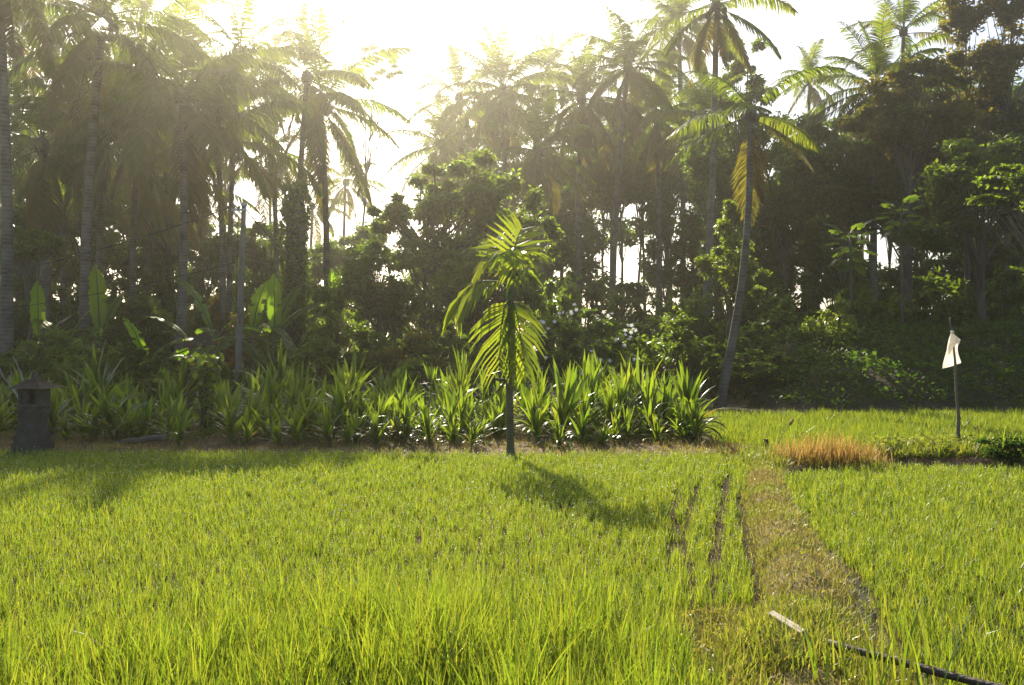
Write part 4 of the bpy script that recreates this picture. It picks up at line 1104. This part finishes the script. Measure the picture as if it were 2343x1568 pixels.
# ------------------------------------------------------------------ shrines
def shrine(name, label, px, T, parts, roofw, top, cat):
    base = P(px, 0, T); base[2] = 0
    root = empty(name, base, label, cat)
    return root
SB = G(75, 1046, 0)
root = empty('stone_shrine', SB, 'weathered stone shrine pillar with a small tiled roof at the left end of the bank', 'shrine')
k = SB[1] / F
def zz_(py): return CAMH - (py - HY) * k
def layer(mb, x0, x1, y0, y1, d=None, taper=1.0):
    w = (x1 - x0) * k; h = (y1 - y0) * k
    mb.box((((x0 + x1) / 2 - 75) * k, 0, (zz_(y0) + zz_(y1)) / 2), (w, d or w, h), 0, 0, taper)
mb = MB()
layer(mb, 38, 112, 1031, 1050); layer(mb, 44, 106, 1012, 1031); layer(mb, 48, 102, 993, 1012); layer(mb, 51, 99, 975, 993)
link('base', mb.mesh('base', 'stone', False), root)
mb = MB()
layer(mb, 55, 97, 944, 975); layer(mb, 50, 103, 936, 944); layer(mb, 53, 100, 930, 936); layer(mb, 49, 105, 924, 930)
link('pillar', mb.mesh('pillar', 'stone', False), root)
mb = MB()
layer(mb, 56, 62, 888, 924, .3); layer(mb, 96, 102, 888, 924, .3)
mb.box((4 * k, .12, (zz_(888) + zz_(924)) / 2), (34 * k, .05, 36 * k)); 
mb.box((-6 * k, -.10, (zz_(888) + zz_(924)) / 2), (14 * k, .06, 36 * k))
link('niche', mb.mesh('niche', 'stone', False), root)
mb = MB()
n = 10
for i in range(n):
    f0, f1 = i / n, (i + 1) / n
    w0 = (82 - 62 * f0 ** .8) * k
    mb.box((4 * k, 0, zz_(888) + 20 * k * (f0 + f1) / 2), (w0, w0, 20 * k / n + .003), 0, 0, .93)
link('roof', mb.mesh('roof', 'tile', False), root)
mb = MB(); mb.box((4 * k, 0, zz_(862)), (12 * k, 12 * k, 12 * k), 0, 0, .7); mb.ball((4 * k, 0, zz_(852)), 4.5 * k, 0, 8, 5, 1.3)
link('finial', mb.mesh('finial', 'stone', False), root)

HB = P(462, 0, 36); HB[2] = 0
k2 = 36 / F
root = empty('brick_shrine', HB, 'dim brick shrine half hidden in leaves behind the vine post', 'shrine', None, .35, .74)
mb = MB(); mb.box((0, 0, .55), (.9, .8, 1.1)); mb.box((0, 0, 1.15), (1.0, .9, .1)); mb.box((-.33, 0, 1.75), (.16, .5, 1.1)); mb.box((.33, 0, 1.75), (.16, .5, 1.1)); mb.box((0, .2, 1.75), (.5, .08, 1.1))
link('body', mb.mesh('body', 'brick', False), root)
mb = MB()
for i in range(6):
    mb.box((0, 0, 2.33 + i * .07), (1.02 - i * .15, .9 - i * .14, .073), 0, 0, .9)
link('roof', mb.mesh('roof', 'tile', False), root)
HB = P(212, 0, 35); HB[2] = 0
root = empty('offering_shrine', HB, 'small dark offering shrine half hidden in the bushes behind the stone shrine', 'shrine', None, .3, .86)
mb = MB(); mb.box((0, 0, .6), (.42, .42, 1.2)); mb.box((0, 0, 1.25), (.55, .55, .1))
link('pillar', mb.mesh('pillar', 'stone', False), root)
mb = MB(); mb.box((-.2, 0, 1.5), (.06, .42, .4)); mb.box((.2, 0, 1.5), (.06, .42, .4)); mb.box((0, .17, 1.5), (.34, .05, .4))
link('niche', mb.mesh('niche', 'brick', False), root)
mb = MB()
for i in range(6):
    mb.box((0, 0, 1.74 + i * .06), (.62 - i * .09, .62 - i * .09, .063), 0, 0, .9)
link('roof', mb.mesh('roof', 'tile', False), root)

# bare pale branches beside the stone shrine
b0 = P(52, 0, 22.6); b0[2] = 0
root = empty('bare_shrub', b0, 'leafless pale forked branches leaning beside the stone shrine', 'shrub')
def bp(px, py, d=0): return P(px, py, 22.6 + d) - b0
for pts, rr in [([bp(60, 1010), bp(56, 940), bp(40, 905), bp(21, 879)], .02), ([bp(21, 879), bp(8, 866, -.1), bp(0, 845, -.2), bp(-14, 800, -.3)], .014), ([bp(21, 879), bp(24, 862, .1), bp(27, 850, .1)], .011), ([bp(60, 930, .3), bp(56, 873, .3), bp(42, 842, .3), bp(30, 815, .3)], .014)]:
    mb = MB(); mb.tube(spl(pts, 9), np.linspace(rr, rr * .5, 9), 6)
    link('branch', mb.mesh('branch', 'bark_pale'), root)
c = G(325, 1008, .15)
mb = MB(); mb.tube([(-.42, 0, -.06), (-.25, .02, -.02), (-.05, -.02, .0), (.15, .02, .03), (.42, -.03, .05)], [.035, .05, .045, .052, .04], 9)
tag(link('fallen_log', mb.mesh('fallen_log', 'bark'), None, c), 'grey fallen log lying in dry grass on the bank', 'log')

# ------------------------------------------------------------------ flag on its stick
FB = G(2195, 1040, 0.1); k = FB[1] / F
root = empty('flag_pole', FB, 'rough thin stick planted in the right bank with a flag tied on', 'flag pole')
def fp(px, py, d=0.0): return Q(px, py, FB[1] + d) - FB
mb = MB()
pp = spl([fp(2195, 1046), fp(2192, 980), fp(2188, 900), fp(2184, 830), fp(2180, 770), fp(2176, 745), fp(2173, 726)], 15)
pp += np.random.default_rng(3).normal(size=pp.shape) * .004
mb.tube(pp, np.linspace(.027, .009, 15) * (1 + .08 * np.random.default_rng(4).normal(size=15)), 8)
link('stick', mb.mesh('stick', 'pole_wood'), root)
mb = MB()
mb.tube([fp(2178, 761, -.02), fp(2177.5, 757, -.02)], .022, 8); mb.tube([fp(2178, 758, -.03), fp(2183, 762, -.06)], [.008, .004], 6)
link('knot', mb.mesh('knot', 'cloth'), root)
fl = bpy.data.objects.new('flag', None)
def patch(mb, a, b, c, d, n=12, amp=.02, seed=0):
    u = np.linspace(0, 1, n)[:, None, None]; v = np.linspace(0, 1, n)[None, :, None]
    p = (np.array(a) * (1 - u) + np.array(b) * u) * (1 - v) + (np.array(d) * (1 - u) + np.array(c) * u) * v
    p = p + np.array([.15, 1, .1]) * (amp * np.sin(u * 5 + v * 3 + seed) * np.minimum(1, 3 * v) + amp * .6 * np.sin(v * 9 - u * 4 + seed))
    i = np.arange(n - 1)[:, None] * n + np.arange(n - 1)[None]
    mb.add(p.reshape(-1, 3), np.stack([i, i + 1, i + n + 1, i + n], 2).reshape(-1, 4))
mb = MB()
patch(mb, fp(2175, 762, .05), fp(2183, 766, .05), fp(2199, 831, .10), fp(2156, 844, -.02), 18, .026)
patch(mb, fp(2175, 762, -.05), fp(2182, 765, -.07), fp(2197, 778, -.10), fp(2164, 818, -.06), 18, .018, 2)
patch(mb, fp(2175, 762, .05), fp(2175, 762, -.05), fp(2164, 818, -.06), fp(2160, 830, .02), 8, .0)
patch(mb, fp(2186, 770, .05), fp(2186, 768, -.06), fp(2197, 778, -.10), fp(2190, 795, .06), 8, .0)
o = link('flag', mb.mesh('flag', 'cloth'), None, FB)
tag(o, 'small white cloth flag folded over near the stick top', 'flag')

# ------------------------------------------------------------------ plank, dark pole, stake, foxtail, bush
a, b = G(1768, 1440, .12), G(1836, 1478, .12)
d = b - a; L = np.linalg.norm(d)
mb = MB(); mb.box((0, 0, 0), (L * 1.12, .04, .055))
o = link('plank', mb.mesh('plank', 'plank', False), None, (a + b) / 2 + np.array([0, 0, .06]))
o.rotation_euler = (.28, .04, math.atan2(d[1], d[0]))
md = o.modifiers.new('bevel', 'BEVEL'); md.width = .003; md.segments = 1
tag(o, 'pale weathered plank lying on edge in the path grass', 'plank')
a, b = G(1905, 1474, .17), G(2236, 1562, .17)
d = (b - a)
mb = MB()
pts = np.array([a + d * t for t in np.linspace(-.03, 2.2, 24)])
rad = np.full(24, .0175); rad[::4] += .003
mb.tube(pts - a, rad, 10)
tag(link('bamboo_pole', mb.mesh('bamboo_pole', 'dark_wood'), None, a), 'long dark bamboo pole lying across the ditch into the right paddy', 'pole')
c = G(1752, 1052, .05)
mb = MB(); mb.box((0, 0, .12), (.055, .05, .34), .3, 0, .85)
tag(link('wooden_stake', mb.mesh('wooden_stake', 'dark_wood', False), None, c), 'short dark wooden stake at the head of the path', 'stake')
root = empty('foxtail_grass', G(1768, 1052, .05), 'single tall foxtail grass with a glowing seed head beside the stake', 'grass plant')
c0 = G(1768, 1052, .05)
def gp(px, py, d=0): return Q(px, py, c0[1] + d) - c0
mb = MB(); mb.tube(spl([gp(1768, 1052), gp(1778, 1015), gp(1795, 985), gp(1806, 972)], 9), np.linspace(.006, .003, 9), 5)
link('stem', mb.mesh('stem', 'stem'), root)
mb = MB(); mb.tube(spl([gp(1805, 973), gp(1810, 966), gp(1815, 958)], 7), [.006, .016, .02, .02, .018, .012, .004], 8)
rr = np.random.default_rng(9); n = 160
t = rr.random(n)[:, None]; cc = gp(1805, 973) * (1 - t) + gp(1815, 958) * t
leaves(mb, cc + rr.normal(size=(n, 3)) * .014, .035, rr, .12, .3, -.2)
link('seed_head', mb.mesh('seed_head', 'straw'), root)
mb = MB(); n = 9
blades(mb, np.zeros((n, 3)), rr.uniform(0, 6.28, n), rr.uniform(.2, .5, n), np.full(n, .012), np.abs(rr.normal(size=n)) * .3, np.abs(rr.normal(size=n)) * .8, 5)
link('leaves', mb.mesh('leaves', 'turf'), root)

root = empty('weed_bush', G(2300, 1058, .1), 'rounded dark weed bush with sunlit shoots at the right end of the bank', 'bush')
mb = MB(); rr = np.random.default_rng(15)
foliage(mb, rr, np.array([0, 0, .2]), np.array([.30, .25, .2]), 26, 2600, .055, .5, .2, .4)
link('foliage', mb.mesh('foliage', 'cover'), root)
mb = MB(); n = 26
blades(mb, np.stack([rr.normal(size=n) * .1, rr.normal(size=n) * .08, np.full(n, .2)], 1), rr.uniform(0, 6.28, n), rr.uniform(.18, .42, n), np.full(n, .014), np.abs(rr.normal(size=n)) * .3, np.abs(rr.normal(size=n)) * .7, 4)
link('shoots', mb.mesh('shoots', 'rice'), root)
mb = MB(); leaves(mb, np.array([[0, 0, .0]]), .09, rr, .55, 1, 0)
tag(link('fallen_leaf', mb.mesh('fallen_leaf', 'orange'), None, G(1867, 1268, .10)), 'single fallen orange leaf on the path', 'leaf')

# ------------------------------------------------------------------ haze
mb = MB(); mb.box((0, 60, 14), (1300, 1300, 31))
hz = mb.mesh('haze', [], False)
m = bpy.data.materials.new('haze'); m.use_nodes = True
nt = m.node_tree; nt.nodes.clear()
out = nt.nodes.new('ShaderNodeOutputMaterial')
pv = nt.nodes.new('ShaderNodeVolumePrincipled')
pv.inputs['Color'].default_value = (1, .96, .83, 1)
pv.inputs['Density'].default_value = .0016
pv.inputs['Anisotropy'].default_value = .82
nt.links.new(pv.outputs[0], out.inputs['Volume'])
hz.materials.append(m)
stuff('haze', hz, 'thin pale morning haze over the fields', 'haze')

# ------------------------------------------------------------------ sun, sky, camera
SUN_PX, SUN_PY = 705, -470
saz = math.atan2(SUN_PX - CX, F)              # from +Y, negative is left
sel = math.atan2(HY - SUN_PY, math.hypot(F, SUN_PX - CX))
w = bpy.data.worlds.new('World'); SC.world = w
w.use_nodes = True
nt = w.node_tree
bg = nt.nodes['Background']
sky = nt.nodes.new('ShaderNodeTexSky')
sky.sky_type = 'NISHITA'; sky.sun_disc = False
sky.sun_elevation = sel; sky.sun_rotation = saz
sky.dust_density = 3.0; sky.air_density = 1.0; sky.ozone_density = 1.0
nt.links.new(sky.outputs[0], bg.inputs[0])
bg.inputs[1].default_value = .11
sd = bpy.data.lights.new('sun', 'SUN'); sd.energy = 5.0; sd.angle = math.radians(.5); sd.color = (1, .89, .67)
so = bpy.data.objects.new('sun', sd); COL.objects.link(so)
so.rotation_euler = (PI / 2 - sel, 0, PI - saz)
from mathutils import Vector
sv = Vector((math.sin(saz) * math.cos(sel), math.cos(saz) * math.cos(sel), math.sin(sel)))
so.rotation_euler = sv.to_track_quat('Z', 'Y').to_euler()

cd = bpy.data.cameras.new('camera'); cam = bpy.data.objects.new('camera', cd); COL.objects.link(cam)
cam.location = (0, 0, CAMH); cam.rotation_euler = (PI / 2, 0, 0)
cd.sensor_width = 36; cd.lens = F / 2342 * 36
cd.shift_y = (HY - 784) / 2342
cd.clip_end = 3000; cd.clip_start = .1
SC.camera = cam
SC.view_settings.view_transform = 'Standard'; SC.view_settings.look = 'None'
SC.view_settings.exposure = 1.0; SC.view_settings.gamma = 1
SC.render.engine = 'CYCLES'
cy = SC.cycles
cy.max_bounces = 6; cy.diffuse_bounces = 3; cy.glossy_bounces = 2; cy.transmission_bounces = 4; cy.transparent_max_bounces = 6; cy.volume_bounces = 0
cy.caustics_reflective = False; cy.caustics_refractive = False
cy.sample_clamp_indirect = 6
cy.use_denoising = True; cy.denoiser = 'OPENIMAGEDENOISE'; cy.denoising_prefilter = 'NONE'
print('rice blades', NR, 'strap plants', cnt, 'objects', len(bpy.data.objects))
